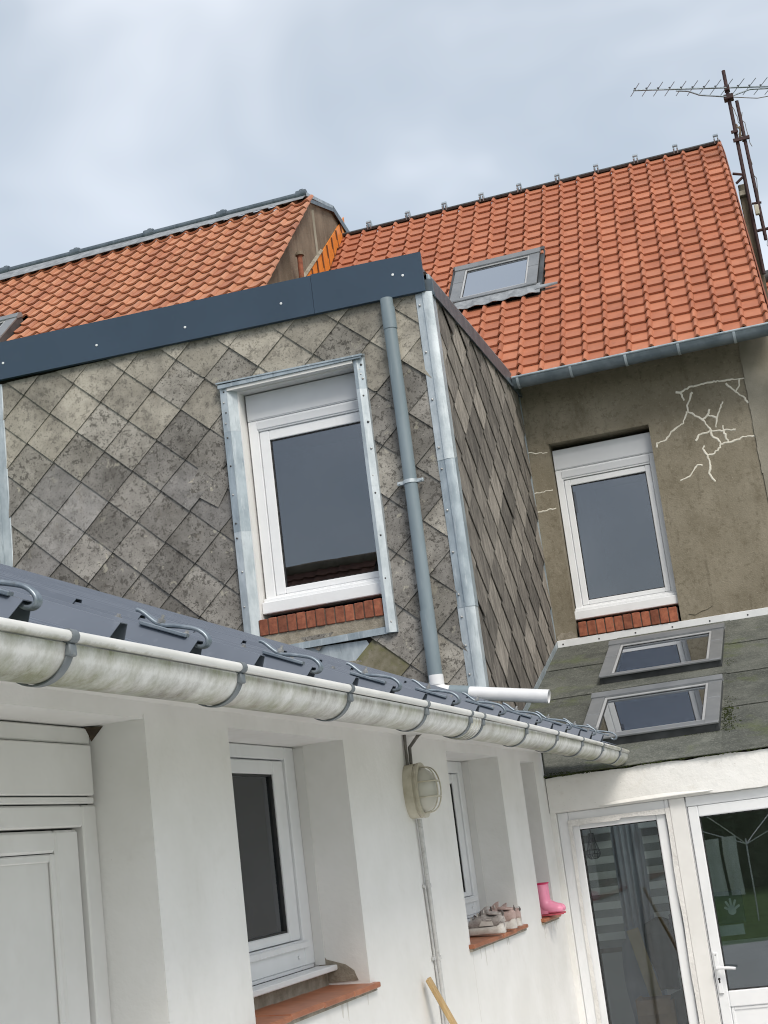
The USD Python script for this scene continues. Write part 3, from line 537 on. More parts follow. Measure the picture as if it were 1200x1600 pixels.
# diamond slates: each a 5 mm sheet tilted out at its foot, the upper lapping the lower
A_, B_ = 0.2385, 0.2155
def slates(parent, fr, region, c0, jr, ir, pick, side=False, chips=()):
    for j in range(*jr):
        for i in range(*ir):
            if (i + j) % 2: continue
            cu, cv = c0[0] + i * A_, c0[1] + j * B_
            cv_top = cv + B_
            e = 0.055
            jx, jz = rng.uniform(-0.004, 0.004), rng.uniform(-0.003, 0.003)
            P = [(cu + jx, cv - B_ + jz), (cu + A_ - 0.0018, cv), (cu + A_ - 0.0018, cv + e), (cu, cv_top + e), (cu - A_ + 0.0018, cv + e), (cu - A_ + 0.0018, cv)]
            if (i, j) in chips:
                k = chips[(i, j)]
                if k == 'foot': P = [(cu - 0.05, cv - B_ + 0.055), (cu + 0.03, cv - B_ + 0.035)] + P[1:]
                elif k == 'gone': continue
            elif rng.random() < 0.12:
                q = rng.uniform(0.012, 0.03); P = [(cu - q + jx, cv - B_ + q * 0.9), (cu + q * rng.uniform(0.1, 0.7) + jx, cv - B_ + q * 0.6)] + P[1:]
            poly = Polygon(P).intersection(region)
            if poly.is_empty or poly.area < 0.002: continue
            m = ext(poly, 0.0065)
            if m is None: continue
            v = m.vertices; lift = rng.uniform(0.0, 0.004) + (rng.uniform(0.004, 0.01) if rng.random() < 0.08 else 0)
            tw = rng.uniform(-0.006, 0.006)
            v[:, 2] += 0.006 + (0.021 + lift) * np.clip(1 - (v[:, 1] - (cv - B_)) / (2 * B_ + e), 0, 1.0) + tw * (v[:, 0] - cu)
            m.vertices = v
            if (i, j) in chips and chips[(i, j)] == 'slipped':
                T = trimesh.transformations.rotation_matrix(0.16, (0, 0, 1), (cu, cv, 0)); m.apply_transform(T); m.apply_translation((0.02, -0.05, 0.012))
            part(parent, 'slate', fr(m), pick(i, j, cu, cv))
front_reg = Polygon([(-6.345, 2.9), (-6.345, 6.30), (XD - 0.06, 6.30), (XD - 0.06, 2.9)])
front_reg = front_reg.difference(sbox(-4.29, 3.70, -3.14, 5.83))
FW = part(EX, 'slate_hanging', ff(bx(-6.35, -4.33, 3.2, 6.31, -0.001, 0.003)), 'felt_backing')
def pick_front(i, j, cu, cv):
    r_ = rng.random()
    if cv > 6.05: return 'slate_clean'
    if cv > 5.72: return 'slate_clean' if r_ < 0.75 else 'slate_warm'
    if (round(i), round(j)) in ((-3, -1), (-2, -2), (-3, -3), (-4, -2), (-4, -4)): return 'slate_grey'
    if 3.30 < cv < 3.62 and -3.45 < cu < -3.1: return 'slate_mossy'
    if cv > 5.3: return 'slate_warm' if r_ < 0.6 else 'slate_mid'
    if cu > -3.2: return 'slate_mid' if r_ < 0.55 else ('slate_dark' if r_ < 0.8 else 'slate_warm')
    if cv > 4.6: return 'slate_mid' if r_ < 0.6 else ('slate_dark' if r_ < 0.85 else 'slate_grey')
    return 'slate_dark' if r_ < 0.65 else 'slate_mid'
slates(EX, ff, front_reg, (-5.18, 5.514), (-14, 6), (-7, 13), pick_front, chips={(7, -11): 'foot', (8, -10): 'foot', (9, -11): 'foot', (10, -10): 'foot', (6, -10): 'gone', (5, -9): 'gone', (7, -9): 'gone'})
T_ = trimesh.transformations.rotation_matrix(math.radians(14), (0, 0, 1)); sl_ = ext(Polygon([(-0.215, 0.02), (-0.03, -0.20), (0.17, -0.02), (0.02, 0.225), (-0.06, 0.20), (-0.20, 0.05)]), 0.006); sl_.apply_transform(T_); sl_.vertices[:, 2] += 0.022 - 0.03 * sl_.vertices[:, 1]; sl_.apply_translation((-4.475, 5.05, 0.004))
part(EX, 'slate', ff(ext(Polygon([(P[0], P[1]) for P in zip(*[sl_.vertices[:, 0], sl_.vertices[:, 1]])]).convex_hull.intersection(sbox(-6, 4, -4.34, 6)), 0.007, 0.026)), 'slate_dark', label='dark slate hanging askew beside the window flashing')
part(EX, 'bare_board', ff(ext(Polygon([(-4.76, 5.02), (-4.70, 5.10), (-4.60, 5.15), (-4.52, 5.26), (-4.50, 5.25), (-4.58, 5.10), (-4.67, 5.00), (-4.70, 4.96)]), 0.003, 0.0245)), 'slate_clean', label='pale fresh edge left where a slate slipped')
# bare board and a broken slate where two slates are missing under the window
part(EX, 'bare_board', ff(ext(Polygon([(-4.05, 3.30), (-3.40, 3.30), (-3.28, 3.36), (-3.30, 3.48), (-3.36, 3.60), (-4.02, 3.615)]), 0.004, 0.004)), 'zinc_pale', label='bare pale board where slates are missing below the window')
part(EX, 'broken_slate', ff(ext(Polygon([(-3.62, 3.36), (-3.42, 3.30), (-3.36, 3.36), (-3.42, 3.455), (-3.53, 3.46)]), 0.007, 0.014)), 'slate_clean', label='broken pale slate fragment')
# side
fs = facing_x(XD)
side_reg = Polygon([(YD + 0.04, 2.75), (YD + 0.04, 6.28), (YF - 0.004, 6.28), (YF - 0.004, 3.70), (11.9, 2.97), (11.5, 2.78)])
slates(EX, fs, side_reg, (12.30, 4.30), (-8, 12), (-8, 8), lambda i, j, cu, cv: 'slate_side' if rng.random() < 0.62 else 'slate_side_pale', side=True)
# fascia with its screws
def fascia(x0, x1):
    z = lambda x: 6.237 + (x + 2.537) / (-6.332 + 2.537) * 0.088
    P = [(x0, z(x0)), (x1, z(x1)), (x1, z(x1) + 0.326), (x0, z(x0) + 0.335)]
    m = ext(Polygon(P), 0.022, 0.05)
    lip = ext(Polygon([(x0, z(x0)), (x1, z(x1)), (x1, z(x1) + 0.004), (x0, z(x0) + 0.004)]), 0.02, 0.03)
    return ff([m, lip])
F1 = part(EX, 'fascia', fascia(-6.75, -3.449), 'fascia_blue', label='left length of dark blue metal fascia')
F2 = part(EX, 'fascia', fascia(-3.446, -2.522), 'fascia_blue', label='right length of dark blue metal fascia')
part(EX, 'fascia_board', ff(bx(-6.75, -2.54, 6.34, 6.52, 0.0, 0.048)), 'bark')
for x, z, f in ((-6.285, 6.465, F1), (-5.39, 6.426, F1), (-4.576, 6.40, F1), (-3.721, 6.408, F1), (-2.765, 6.426, F2), (-2.685, 6.402, F2)):
    part(f, 'screw', ff(lathe([(0, 0.077), (0.010, 0.076), (0.011, 0.072), (0.0112, 0.070)], (x, z, 0), sides=12)), 'screw_white')
# top capping of the side wall
part(EX, 'side_capping', [bx(XD - 0.07, XD + 0.045, YD - 0.02, YF + 0.05, 6.205, 6.345, 0.004), bx(XD + 0.045, XD + 0.052, YD - 0.02, YF + 0.05, 6.190, 6.225, 0.0)], 'zinc_dark')
part(EX, 'side_capping', [bx(XD - 0.09, XD + 0.02, YD + 0.0, YF + 0.05, 6.346, 6.40, 0.01)], 'zinc')
# corner flashing in three lengths, and the left corner post
for k, (z0, z1, mt) in enumerate(((4.87, 6.235, 'zinc_pale'), (3.72, 4.90, 'zinc'), (2.9, 3.75, 'zinc_pale'))):
    o = 0.030 + 0.003 * (2 - k)
    prof2 = [(XD - 0.115 + 0.004 * k, -0.002), (XD - 0.105, o), (XD - 0.05, o + 0.006), (XD - 0.045, o + 0.016), (XD - 0.01, o + 0.018), (XD + 0.030, o - 0.004), (XD + 0.034, -0.05), (XD, -0.05)]
    m = trimesh.creation.extrude_polygon(Polygon(prof2), z1 - z0, engine='earcut')      # (x, n, z)
    v = m.vertices; m = trimesh.Trimesh(np.column_stack([v[:, 0] + (0.012 * (z1 - (v[:, 2] + z0)) / 3 if k else 0), YD - v[:, 1], v[:, 2] + z0]), m.faces[:, ::-1], process=False)
    c = part(EX, 'corner_flashing', m, mt, smooth=35)
    for z in np.linspace(z0 + 0.10, z1 - 0.10, 4): part(c, 'nail', ff(lathe([(0, o + 0.016), (0.008, o + 0.012), (0.010, o + 0.004)], (XD - 0.08, z, 0), sides=8)), 'bolt')
part(EX, 'corner_flashing', ff([bx(-6.42, -6.335, 3.9, 6.30, -0.02, 0.035, 0.006), bx(-6.47, -6.42, 3.9, 6.30, -0.05, 0.02, 0.006)]), 'zinc_pale')
part(EX, 'abutment_flashing', fs([hull([(y, z + a, n) for y, z in ((11.55, 2.86), (YF - 0.02, 3.705)) for a in (-0.04, 0.045) for n in (0.03, 0.036)])]), 'zinc')
part(EX, 'vertical_flashing', bx(XD - 0.001, XD + 0.03, YF - 0.028, YF - 0.003, 3.72, 6.2), 'zinc')

# window with its zinc surround
Wd = window(EX, facing_y(YD + 0.085), -4.175, -3.07, 3.935, 5.80, (-4.008, -3.215, 4.135, 5.352), box=(5.53, 5.755), sash=(-4.09, -3.135, 4.085, 5.434), pane_mat='glass_upper', sill=(3.936, 4.03, 0.075), label='white plastic window in the slated wall, a tiled roof mirrored in its pane')
part(Wd, 'shutter_slat', facing_y(YD + 0.085)([bx(-4.10, -3.12, 5.450, 5.515, -0.03, 0.006, 0.005), bx(-4.11, -3.11, 5.435, 5.446, -0.03, -0.012, 0.0)]), 'pvc_box')
part(EX, 'window_reveal', ff([bx(-4.212, -4.19, 3.75, 5.80, -0.20, 0.02), bx(-3.085, -3.062, 3.90, 5.795, -0.20, -0.003), bx(-4.19, -3.085, 5.765, 5.80, -0.20, 0.02)]), 'pvc_cream')
def zinc_piece(name_, P, n0, n1, mt): return part(EX, name_, ff(hull([(u, v, n) for u, v in P for n in (n0, n1)])), mt)
for k, (za, zb, mt) in enumerate(((5.44, 5.845, 'zinc_pale'), (4.61, 5.46, 'zinc'), (3.66, 4.63, 'zinc_pale'))):
    o = 0.001 * (2 - k)
    c = part(EX, 'window_flashing', ff([hull([(u, z, n) for z in (za, zb) for u, n in ((-4.335, 0.012 + o), (-4.330, 0.062 + o), (-4.268, 0.078 + o), (-4.262, 0.070 + o), (-4.335, 0.02))]),
                                        hull([(u, z, n) for z in (za, zb) for u, n in ((-4.264, 0.0776 + o), (-4.2, 0.020 + o), (-4.21, 0.015 + o), (-4.268, 0.066 + o))])]), mt)
    for z in np.linspace(za + 0.07, zb - 0.07, 4): part(c, 'nail', ff(lathe([(0, 0.082), (0.007, 0.078), (0.009, 0.066)], (-4.30 + rng.uniform(-0.012, 0.012), z, 0), sides=8)), 'bolt' if rng.random() < 0.6 else 'screw_dark')
for k, (za, zb, mt) in enumerate(((5.56, 5.835, 'zinc'), (4.77, 5.58, 'zinc_pale'), (3.62, 4.79, 'zinc_pale'))):
    o = 0.001 * (2 - k)
    c = part(EX, 'window_flashing', ff([hull([(u, z, n) for z in (za, zb) for u, n in ((-3.182, 0.008 + o), (-3.178, 0.070 + o), (-3.150, 0.076 + o), (-3.155, 0.01))]),
                                        hull([(u, z, n) for z in (za, zb) for u, n in ((-3.152, 0.0745 + o), (-3.10, 0.048 + o), (-3.092, 0.02 + o), (-3.15, 0.01))])]), mt)
    for z in np.linspace(za + 0.08, zb - 0.08, 4): part(c, 'nail', ff(lathe([(0, 0.070), (0.008, 0.066), (0.010, 0.054)], (-3.128 + rng.uniform(-0.01, 0.01), z, 0), sides=8)), 'screw_dark' if rng.random() < 0.6 else 'bolt')
part(EX, 'window_flashing', ff([hull([(-4.345, 5.848, 0.0), (-4.345, 5.862, 0.0), (-4.345, 5.842, 0.105), (-4.345, 5.854, 0.105), (-3.09, 5.84, 0.0), (-3.09, 5.856, 0.0), (-3.09, 5.816, 0.105), (-3.09, 5.83, 0.105)]),
                                bx(-4.335, -3.10, 5.80, 5.835, 0.085, 0.098, 0.003)]), 'zinc', label='zinc drip over the window head')
part(EX, 'head_soffit', ff(bx(-4.262, -3.182, 5.775, 5.80, -0.08, 0.085)), 'pvc_cream')
zinc_piece('window_flashing', [(-4.33, 3.75), (-4.22, 3.70), (-4.06, 3.612), (-4.12, 3.60), (-4.33, 3.69)], 0.03, 0.05, 'zinc_pale')
part(EX, 'window_flashing', ff([hull([(u, v, n) for u, v in ((-4.20, 3.655), (-4.06, 3.608), (-3.095, 3.618), (-3.095, 3.672)) for n in (0.03, 0.048)])]), 'zinc', label='crumpled zinc strip under the brick sill')
part(EX, 'sill_bed', ff(hull([(u, v, n) for u, v in ((-4.22, 3.655), (-3.185, 3.668), (-3.185, 3.766), (-4.22, 3.76)) for n in (-0.02, 0.030)])), 'mortar')
xs = np.linspace(-4.212, -3.185, 14)
for a, b_ in zip(xs[:-1], xs[1:]):
    d = rng.uniform(-0.004, 0.004)
    part(EX, 'sill_brick', ff(bx(a + 0.005, b_ - 0.005, 3.762, 3.892 + d, -0.05, 0.044 + d, 0.005)), 'brick')
part(EX, 'brick_joint', ff(bx(-4.212, -3.185, 3.766, 3.885, -0.05, 0.034)), 'mortar_dark')

# rainwater pipe
px, py, pr = -2.835, YD - 0.082, 0.051
DP = part(EX, 'downpipe', tube([(px - 0.006, py, 6.235), (px, py, 5.2), (px, py, 3.20)], pr, 24), 'pipe_grey', smooth=40, label='grey plastic downpipe on the slated wall')
[part(DP, 'collar', tube([(px - 0.003, py, z0), (px - 0.003, py, z1)], pr + 0.004, 24), 'pipe_grey', smooth=40) for z0, z1 in ((5.98, 6.16), (3.2, 3.735))]
part(DP, 'pipe_clamp', [tube([(px, py, 4.722), (px, py, 4.75)], pr + 0.006, 24), bx(px - 0.105, px - 0.05, py - 0.012, py + 0.012, 4.722, 4.75, 0.003), bx(px + 0.05, px + 0.105, py - 0.012, py + 0.012, 4.722, 4.75, 0.003),
                          cyl((px - 0.088, py - 0.022, 4.736), (px - 0.088, py + 0.04, 4.736), 0.008, 8), cyl((px + 0.088, py - 0.022, 4.736), (px + 0.088, py + 0.04, 4.736), 0.008, 8)], 'zinc_pale', smooth=40)
p0, p1 = np.array([px, py, 3.12]), np.array([-2.012, py - 0.01, 2.963])
d = (p1 - p0) / np.linalg.norm(p1 - p0)
elb = [(px, py, 3.235), (px, py, 3.19)] + [tuple((1 - t) ** 2 * np.array([px, py, 3.19]) + 2 * t * (1 - t) * np.array([px, py, 3.118]) + t * t * (p0 + d * 0.085)) for t in np.linspace(0.15, 1, 6)] + [tuple(p0 + d * 0.12)]
part(DP, 'elbow', [tube(elb, pr + 0.001, 24), tube([(px, py, 3.17), (px, py, 3.245)], pr + 0.006, 24)], 'pipe_white', smooth=40)
part(DP, 'spout_collar', tube([tuple(p0 + d * 0.095), tuple(p0 + d * 0.245)], pr + 0.004, 24), 'pipe_grey', smooth=40)
L_ = np.linalg.norm(p1 - p0)
sp = trimesh.creation.annulus(r_min=pr - 0.004, r_max=pr - 0.0005, height=L_ - 0.235, sections=28)
sp.apply_transform(trimesh.geometry.align_vectors([0, 0, 1], d)); sp.apply_translation(p0 + d * (0.235 + (L_ - 0.235) / 2))
part(DP, 'spout', sp, 'pipe_white', smooth=40, label='white plastic spout pipe discharging over the gutter')

# ================================================================== rear house
RH = thing('rear_house', 'cement rendered house with orange clay tiled roof and zinc eaves gutter', 'house', (0, YF, 0))
fb = facing_y(YF)
reg = hole_wall(sbox(XD - 0.3, 0.0, -0.335, 6.30), [(-2.275, 3.765, -1.295, 5.676), (-1.75, 0.0, -0.8, 2.02)])
part(RH, 'wall', fb(ext(reg, 0.3, -0.3)), 'cement_render')
part(RH, 'wall', fb(ext(sbox(-0.332, 0.0, 3.5, 6.30), 0.30, -0.29)), 'pale_render', label='paler render to the right of the joint')
part(RH, 'joint_strip', fb([bx(-0.341 + 0.003 * math.sin(k * 1.7), -0.327 + 0.004 * math.sin(k * 1.7 + 1), 5.0 + k * 0.0625, 5.0 + k * 0.0625 + 0.063, 0.0, 0.012 - 0.0004 * (k % 5)) for k in range(20)]), 'pale_render')
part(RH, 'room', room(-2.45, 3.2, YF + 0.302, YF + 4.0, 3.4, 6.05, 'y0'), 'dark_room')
part(RH, 'back_wall', [bx(-4.98, 0.0, 19.6, 19.9, 0, 6.4)], 'pale_render')
Wf = window(RH, facing_y(YF + 0.10), -2.266, -1.30, 3.935, 5.66, (-2.137, -1.405, 4.118, 5.255), box=(5.42, 5.625), sash=(-2.195, -1.355, 4.075, 5.315), pane_mat='glass_upper', toe=-0.022, sill=(3.936, 4.02, 0.072), label='white plastic window in the cement rendered facade')
part(Wf, 'shutter_slat', facing_y(YF + 0.10)([bx(-2.21, -1.345, 5.335, 5.405, -0.03, 0.006, 0.005)]), 'pvc_box')
part(Wf, 'sticker', facing_y(YF + 0.10)(bx(-2.128, -2.105, 4.98, 5.19, -0.0335, -0.031)), 'black_iron')
xs = np.linspace(-2.255, -1.315, 12)
for a, b_ in zip(xs[:-1], xs[1:]):
    e = rng.uniform(-0.004, 0.004)
    part(RH, 'sill_brick', fb(bx(a + 0.005, b_ - 0.005, 3.768, 3.905 + e, -0.1, 0.022 + e, 0.005)), 'brick')
part(RH, 'brick_joint', fb(bx(-2.255, -1.315, 3.770, 3.898, -0.1, 0.013)), 'mortar_dark')
# filled cracks
CR = [[(-0.986, 5.929), (-0.933, 5.929), (-0.853, 5.957), (-0.682, 5.965), (-0.536, 5.955), (-0.413, 5.94), (-0.336, 5.934)], [(-0.949, 5.921), (-0.926, 5.837)], [(-0.521, 5.918), (-0.443, 5.824), (-0.404, 5.871), (-0.393, 5.935)], [(-0.443, 5.824), (-0.382, 5.755), (-0.345, 5.69)],
      [(-0.841, 5.902), (-0.909, 5.778), (-0.903, 5.721), (-0.793, 5.619), (-0.736, 5.519), (-0.727, 5.451), (-0.661, 5.371), (-0.676, 5.319), (-0.736, 5.276), (-0.8, 5.267)], [(-0.918, 5.724), (-0.973, 5.623), (-1.09, 5.558), (-1.166, 5.485), (-1.243, 5.474), (-1.253, 5.436)],
      [(-0.706, 5.701), (-0.735, 5.652), (-0.795, 5.609)], [(-0.577, 5.752), (-0.644, 5.633), (-0.678, 5.518)], [(-0.735, 5.652), (-0.658, 5.609)], [(-0.878, 5.426), (-0.849, 5.476), (-0.741, 5.493), (-0.506, 5.46)], [(-0.616, 5.527), (-0.612, 5.449), (-0.592, 5.357)],
      [(-0.671, 5.351), (-0.534, 5.356), (-0.448, 5.376), (-0.346, 5.368)], [(-0.814, 5.369), (-0.83, 5.339), (-0.8, 5.267), (-0.786, 5.165), (-0.813, 5.094), (-0.771, 5.005)], [(-1.084, 5.081), (-0.997, 5.097), (-0.906, 5.2), (-0.861, 5.18)], [(-2.48, 5.632), (-2.417, 5.607), (-2.296, 5.594)],
      [(-2.48, 5.219), (-2.297, 5.216)], [(-2.48, 5.026), (-2.291, 5.035)]]
for ci, c in enumerate(CR):
    P = []
    for (a, b_), (e, f) in zip(c[:-1], c[1:]):
        n = max(2, int(math.hypot(e - a, f - b_) / 0.018))
        P += [(a + (e - a) * t + rng.uniform(-0.006, 0.006), b_ + (f - b_) * t + rng.uniform(-0.006, 0.006)) for t in np.arange(n) / n]
    P.append(c[-1])
    w = 0.0085 if ci < 14 else 0.006
    part(RH, 'crack_filler', fb(tube([(u, v, 0.0) for u, v in P], [w * (0.35 + 1.25 * meshkit.fbm(np.array([p_[0] * 14, p_[1] * 14, ci]), 3)) for p_ in P], 6, flat=0.5, upv=(0, 0, 1))), 'crack_filler')
part(RH, 'loose_render', fb(ext(Polygon([(-1.22, 3.82), (-1.16, 3.845), (-1.10, 3.842), (-1.05, 3.87), (-0.99, 3.862), (-1.04, 3.835), (-1.10, 3.825), (-1.16, 3.80)]), 0.006)), 'cement_render')
part(RH, 'render_patch', fb(ext(Polygon([(-2.46, 3.755), (-2.47, 3.80), (-2.42, 3.835), (-2.37, 3.82), (-2.33, 3.84), (-2.29, 3.80), (-2.28, 3.755)]), 0.004)), 'mortar')
part(RH, 'wall_flashing', [fb(bx(-2.475, 1.5, 3.690, 3.762, 0.0, 0.012, 0.003)), fb(bx(-2.475, 1.5, 3.676, 3.6896, 0.0, 0.032, 0.003))], 'alu', label='bright aluminium strip where the felt roof meets the facade')
for x in np.arange(-2.42, -0.3, 0.345): part(RH, 'flashing_screw', fb(lathe([(0, 0.0165), (0.007, 0.015), (0.009, 0.012)], (x, 3.722, 0), sides=8)), 'screw_dark')
# eaves gutter
GC2 = (13.40, 6.264)
def half_round_x(x0, x1, r_, t, c, a0=0, a1=180, n=18):
    pr2 = [(c[0] - r_ * math.cos(math.radians(a)), c[1] - r_ * math.sin(math.radians(a))) for a in np.linspace(a0, a1, n)]
    pi = [(c[0] - (r_ - t) * math.cos(math.radians(a)), c[1] - (r_ - t) * math.sin(math.radians(a))) for a in np.linspace(a0, a1, n)]
    m = trimesh.creation.extrude_polygon(Polygon(pr2 + pi[::-1]), x1 - x0, engine='earcut')
    v = m.vertices; m = trimesh.Trimesh(np.column_stack([v[:, 2] + x0, v[:, 0], v[:, 1]]), m.faces, process=False); m.fix_normals(); return m
G2 = part(RH, 'gutter', half_round_x(-2.452, 2.9, 0.086, 0.003, GC2), 'zinc_gutter', smooth=40, label='grey zinc half round eaves gutter')
part(G2, 'bead', tube([(x, GC2[0] - 0.086, GC2[1] + 0.004) for x in (-2.452, 2.9)], 0.011, 12), 'zinc', smooth=50)
part(G2, 'gutter_end', bx(-2.455, -2.449, GC2[0] - 0.07, GC2[0] + 0.07, GC2[1] - 0.07, GC2[1]), 'zinc_gutter')
for x in (-2.40, -1.885, -1.36, -0.865, -0.35): part(G2, 'bracket', half_round_x(x - 0.012, x + 0.012, 0.091, 0.005, GC2), 'zinc', smooth=40)
part(RH, 'eaves_board', fb(bx(XD, 2.9, 6.235, 6.40, -0.1, 0.006)), 'cement_render')
# ------------------------------------------------------------------ clay tile roofs
def tile_mesh(u0, v0, w, L, prof, tilt, lip):
    K = len(prof); us = np.array([u0 + a * w for a, _ in prof]); hs = np.array([h for _, h in prof])
    low, high = np.column_stack([us, np.full(K, v0), hs + tilt]), np.column_stack([us, np.full(K, v0 + L), hs * 0.96])
    foot = np.column_stack([us, np.full(K, v0 + 0.004), hs + tilt - lip])
    v = np.vstack([low, high, foot, low]); f = []
    for k in range(K - 1):
        f += [[k, k + 1, K + k + 1, K + k], [2 * K + k, 2 * K + k + 1, 3 * K + k + 1, 3 * K + k]]
    e = K - 1
    f += [[e, 2 * K + e, K + e, K + e]]
    return tm((v, f))
P_ROLL = [(0.0, 0.004), (0.03, 0.0), (0.70, 0.0), (0.745, 0.008), (0.785, 0.024), (0.84, 0.037), (0.90, 0.038), (0.955, 0.027), (1.005, 0.003)]
P_WAVE = [(0.0, 0.012), (0.10, 0.002), (0.28, 0.0), (0.50, 0.005), (0.68, 0.016), (0.83, 0.030), (0.94, 0.037), (1.02, 0.031), (1.08, 0.010)]
def to_px(p):
    d = np.asarray(p) - EYE; return np.array([d @ C_R, -(d @ C_U), d @ C_F])
def seen(p):
    a, b_, c = to_px(p)
    if c <= 0: return False
    x, y = a / c * F_PX + 600, b_ / c * F_PX + 800
    if not (-15 < x < 1215 and -15 < y < 1615): return False
    d = np.asarray(p) - EYE
    t = (10.6 - EYE[1]) / d[1]; q = EYE + t * d
    return not (q[0] < -2.52 and q[2] < 6.55)
def tiled(parent, fr, cols, rows, w, L, prof, mats, shift, keep, tilt=0.027, lip=0.024, far_name='far_tiles', v_off=0.0, skew=0.0):
    items = []
    for r_ in rows:
        for c in cols:
            u, v = c * w + shift(r_ * L), r_ * L + v_off
            if not keep(u + w / 2, v + L / 2, c, r_): continue
            cen = fr.pt(u + w / 2, v + L / 2, 0.02); items.append((not seen(cen), np.linalg.norm(cen - EYE), u, v))
    items.sort()
    rest = {m: [] for m in mats}
    for k, (hid, d, u, v) in enumerate(items):
        m = tile_mesh(u + rng.uniform(-0.002, 0.002), v + skew * (u + 4.98) + rng.uniform(-0.003, 0.003), w, L + 0.03, prof, tilt + rng.uniform(-0.0015, 0.002), lip)
        m = fr(m); mt = rng.choice(mats)
        if k < 300 and not hid: part(parent, 'tile', m, mt, smooth=38)
        else: rest[mt].append(m)
    for mt, ms_ in rest.items():
        if ms_: part(parent, far_name, ms_, mt, smooth=38, kind='stuff')
S45 = math.radians(45)
fr_main = roof_frame(13.5, 6.40, S45)
TW, TL = 0.2128, 0.1945
RF = part(RH, 'roof', fr_main([bx(-4.98, -0.20, -0.10, 4.60, -0.06, -0.02)]), 'felt_backing')
sh = lambda v: -0.037 * v - 0.012
velux = (-3.27, 1.66, -2.27, 2.60)
def keep_main(u, v, c, r_):
    if velux[0] - 0.02 < u < velux[2] + 0.02 and velux[1] - 0.10 < v < velux[3]: return False
    return u > -4.99 and v < 4.66
tiled(RF, fr_main, range(-25, 0), range(0, 26), TW, TL, P_ROLL, ['tile_a', 'tile_b', 'tile_c'], sh, keep_main, v_off=-0.195)
# top course, cut short under the ridge, and the ridge with its clips
RG = part(RF, 'ridge', fr_main([hull([(x, v, n) for x in (-4.96, -0.19) for v, n in ((4.605, 0.03), (4.605, 0.056), (4.63, 0.060), (4.72, -0.05))])]), 'screw_dark')
for x in [-0.235 - 0.481 * k for k in range(9)] + [-4.60]:
    part(RG, 'ridge_clip', fr_main([bx(x - 0.028, x - 0.014, 4.60, 4.70, 0.04, 0.10), bx(x + 0.014, x + 0.028, 4.60, 4.70, 0.04, 0.10), bx(x - 0.030, x + 0.030, 4.64, 4.69, 0.10, 0.118)]), 'zinc')
part(RF, 'verge_board', fr_main([hull([(-0.02, -0.03, -0.10), (0.0, -0.03, 0.02), (0.02, -0.03, -0.10), (-0.19, 4.6, -0.10), (-0.18, 4.6, 0.02), (-0.16, 4.6, -0.10)])]), 'brick')
part(RH, 'gable_wall', Frame((-0.21, 0, 0), (0, 1, 0), (0, 0, 1), (1, 0, 0))(ext(Polygon([(YF, 6.3), (YF, 6.5), (16.7, 9.45), (19.8, 6.4), (19.8, 6.3)]), 0.05, -0.06)), 'gable_render')
part(RF, 'back_slope', [hull([(-4.95, 16.78, 9.62), (-0.17, 16.78, 9.62), (-4.95, 19.9, 6.4), (0, 19.9, 6.4), (-4.95, 16.78, 9.58), (-0.17, 16.78, 9.58), (-4.95, 19.9, 6.36), (0, 19.9, 6.36)])], 'tile_b')
# roof window of the tiled roof
def roof_window(parent, fr, u0, u1, v0, v1, g, n, label, pane_mat, side='velux_grey', cover='velux_grey'):
    w = part(parent, 'roof_window', fr([bx(u0 + 0.01, u1 - 0.01, v0 + 0.01, v1 - 0.01, -0.12, 0.0) if False else bx(u0, u0 + 0.03, v0, v1, -0.05, n - 0.008, 0.002), bx(u1 - 0.03, u1, v0, v1, -0.05, n - 0.008, 0.002),
        bx(u0 + 0.03, u1 - 0.03, v0, v0 + 0.03, -0.05, n - 0.012, 0.002), bx(u0 + 0.03, u1 - 0.03, v1 - 0.03, v1, -0.05, n - 0.008, 0.002)]), 'velux_dark', label=label)
    g0, g1, h0, h1 = g
    vm = v0 + (v1 - v0) * 0.52
    for a, b_ in ((u0 - 0.004, g0 - 0.022), (g1 + 0.022, u1 + 0.004)):
        part(w, 'side_cover', fr(bx(a, b_, v0 - 0.004, vm - 0.001, n - 0.01, n + 0.008, 0.003)), side)
        part(w, 'side_cover', fr(bx(a, b_, vm + 0.001, h1 + 0.02, n - 0.01, n + 0.0105, 0.003)), side)
    part(w, 'top_cover', fr(hull([(u, v, q) for u in (u0 - 0.01, u1 + 0.01) for v, q in ((h1 + 0.022, n - 0.005), (h1 + 0.022, n + 0.020), (h1 + 0.10, n + 0.034), (v1 + 0.02, n + 0.012), (v1 + 0.02, n - 0.04))])), cover)
    part(w, 'bottom_cover', fr([bx(u0 + 0.0, u1, v0 - 0.012, h0 - 0.014, n - 0.012, n + 0.004, 0.003)]), cover)
    part(w, 'sash', fr(ring(g0 - 0.020, g1 + 0.020, h0 - 0.012, h1 + 0.022, 0.020, n - 0.035, n + 0.003, wb=0.012, wt=0.022, b=0.002)), 'velux_pale')
    part(w, 'gasket', fr(ring(g0, g1, h0, h1, 0.006, n - 0.03, n - 0.006, b=0)), 'gasket')
    part(w, 'pane', fr(bx(g0 + 0.001, g1 - 0.001, h0 + 0.001, h1 - 0.001, n - 0.020, n - 0.012)), pane_mat)
    part(w, 'lining', fr([bx(g0 - 0.03, g0 - 0.01, h0 - 0.02, h1 + 0.02, -0.34, n - 0.036), bx(g1 + 0.01, g1 + 0.03, h0 - 0.02, h1 + 0.02, -0.34, n - 0.036), bx(g0 - 0.01, g1 + 0.01, h0 - 0.03, h0 - 0.01, -0.34, n - 0.036), bx(g0 - 0.01, g1 + 0.01, h1 + 0.01, h1 + 0.03, -0.34, n - 0.036)]), 'pvc_white')
    return w
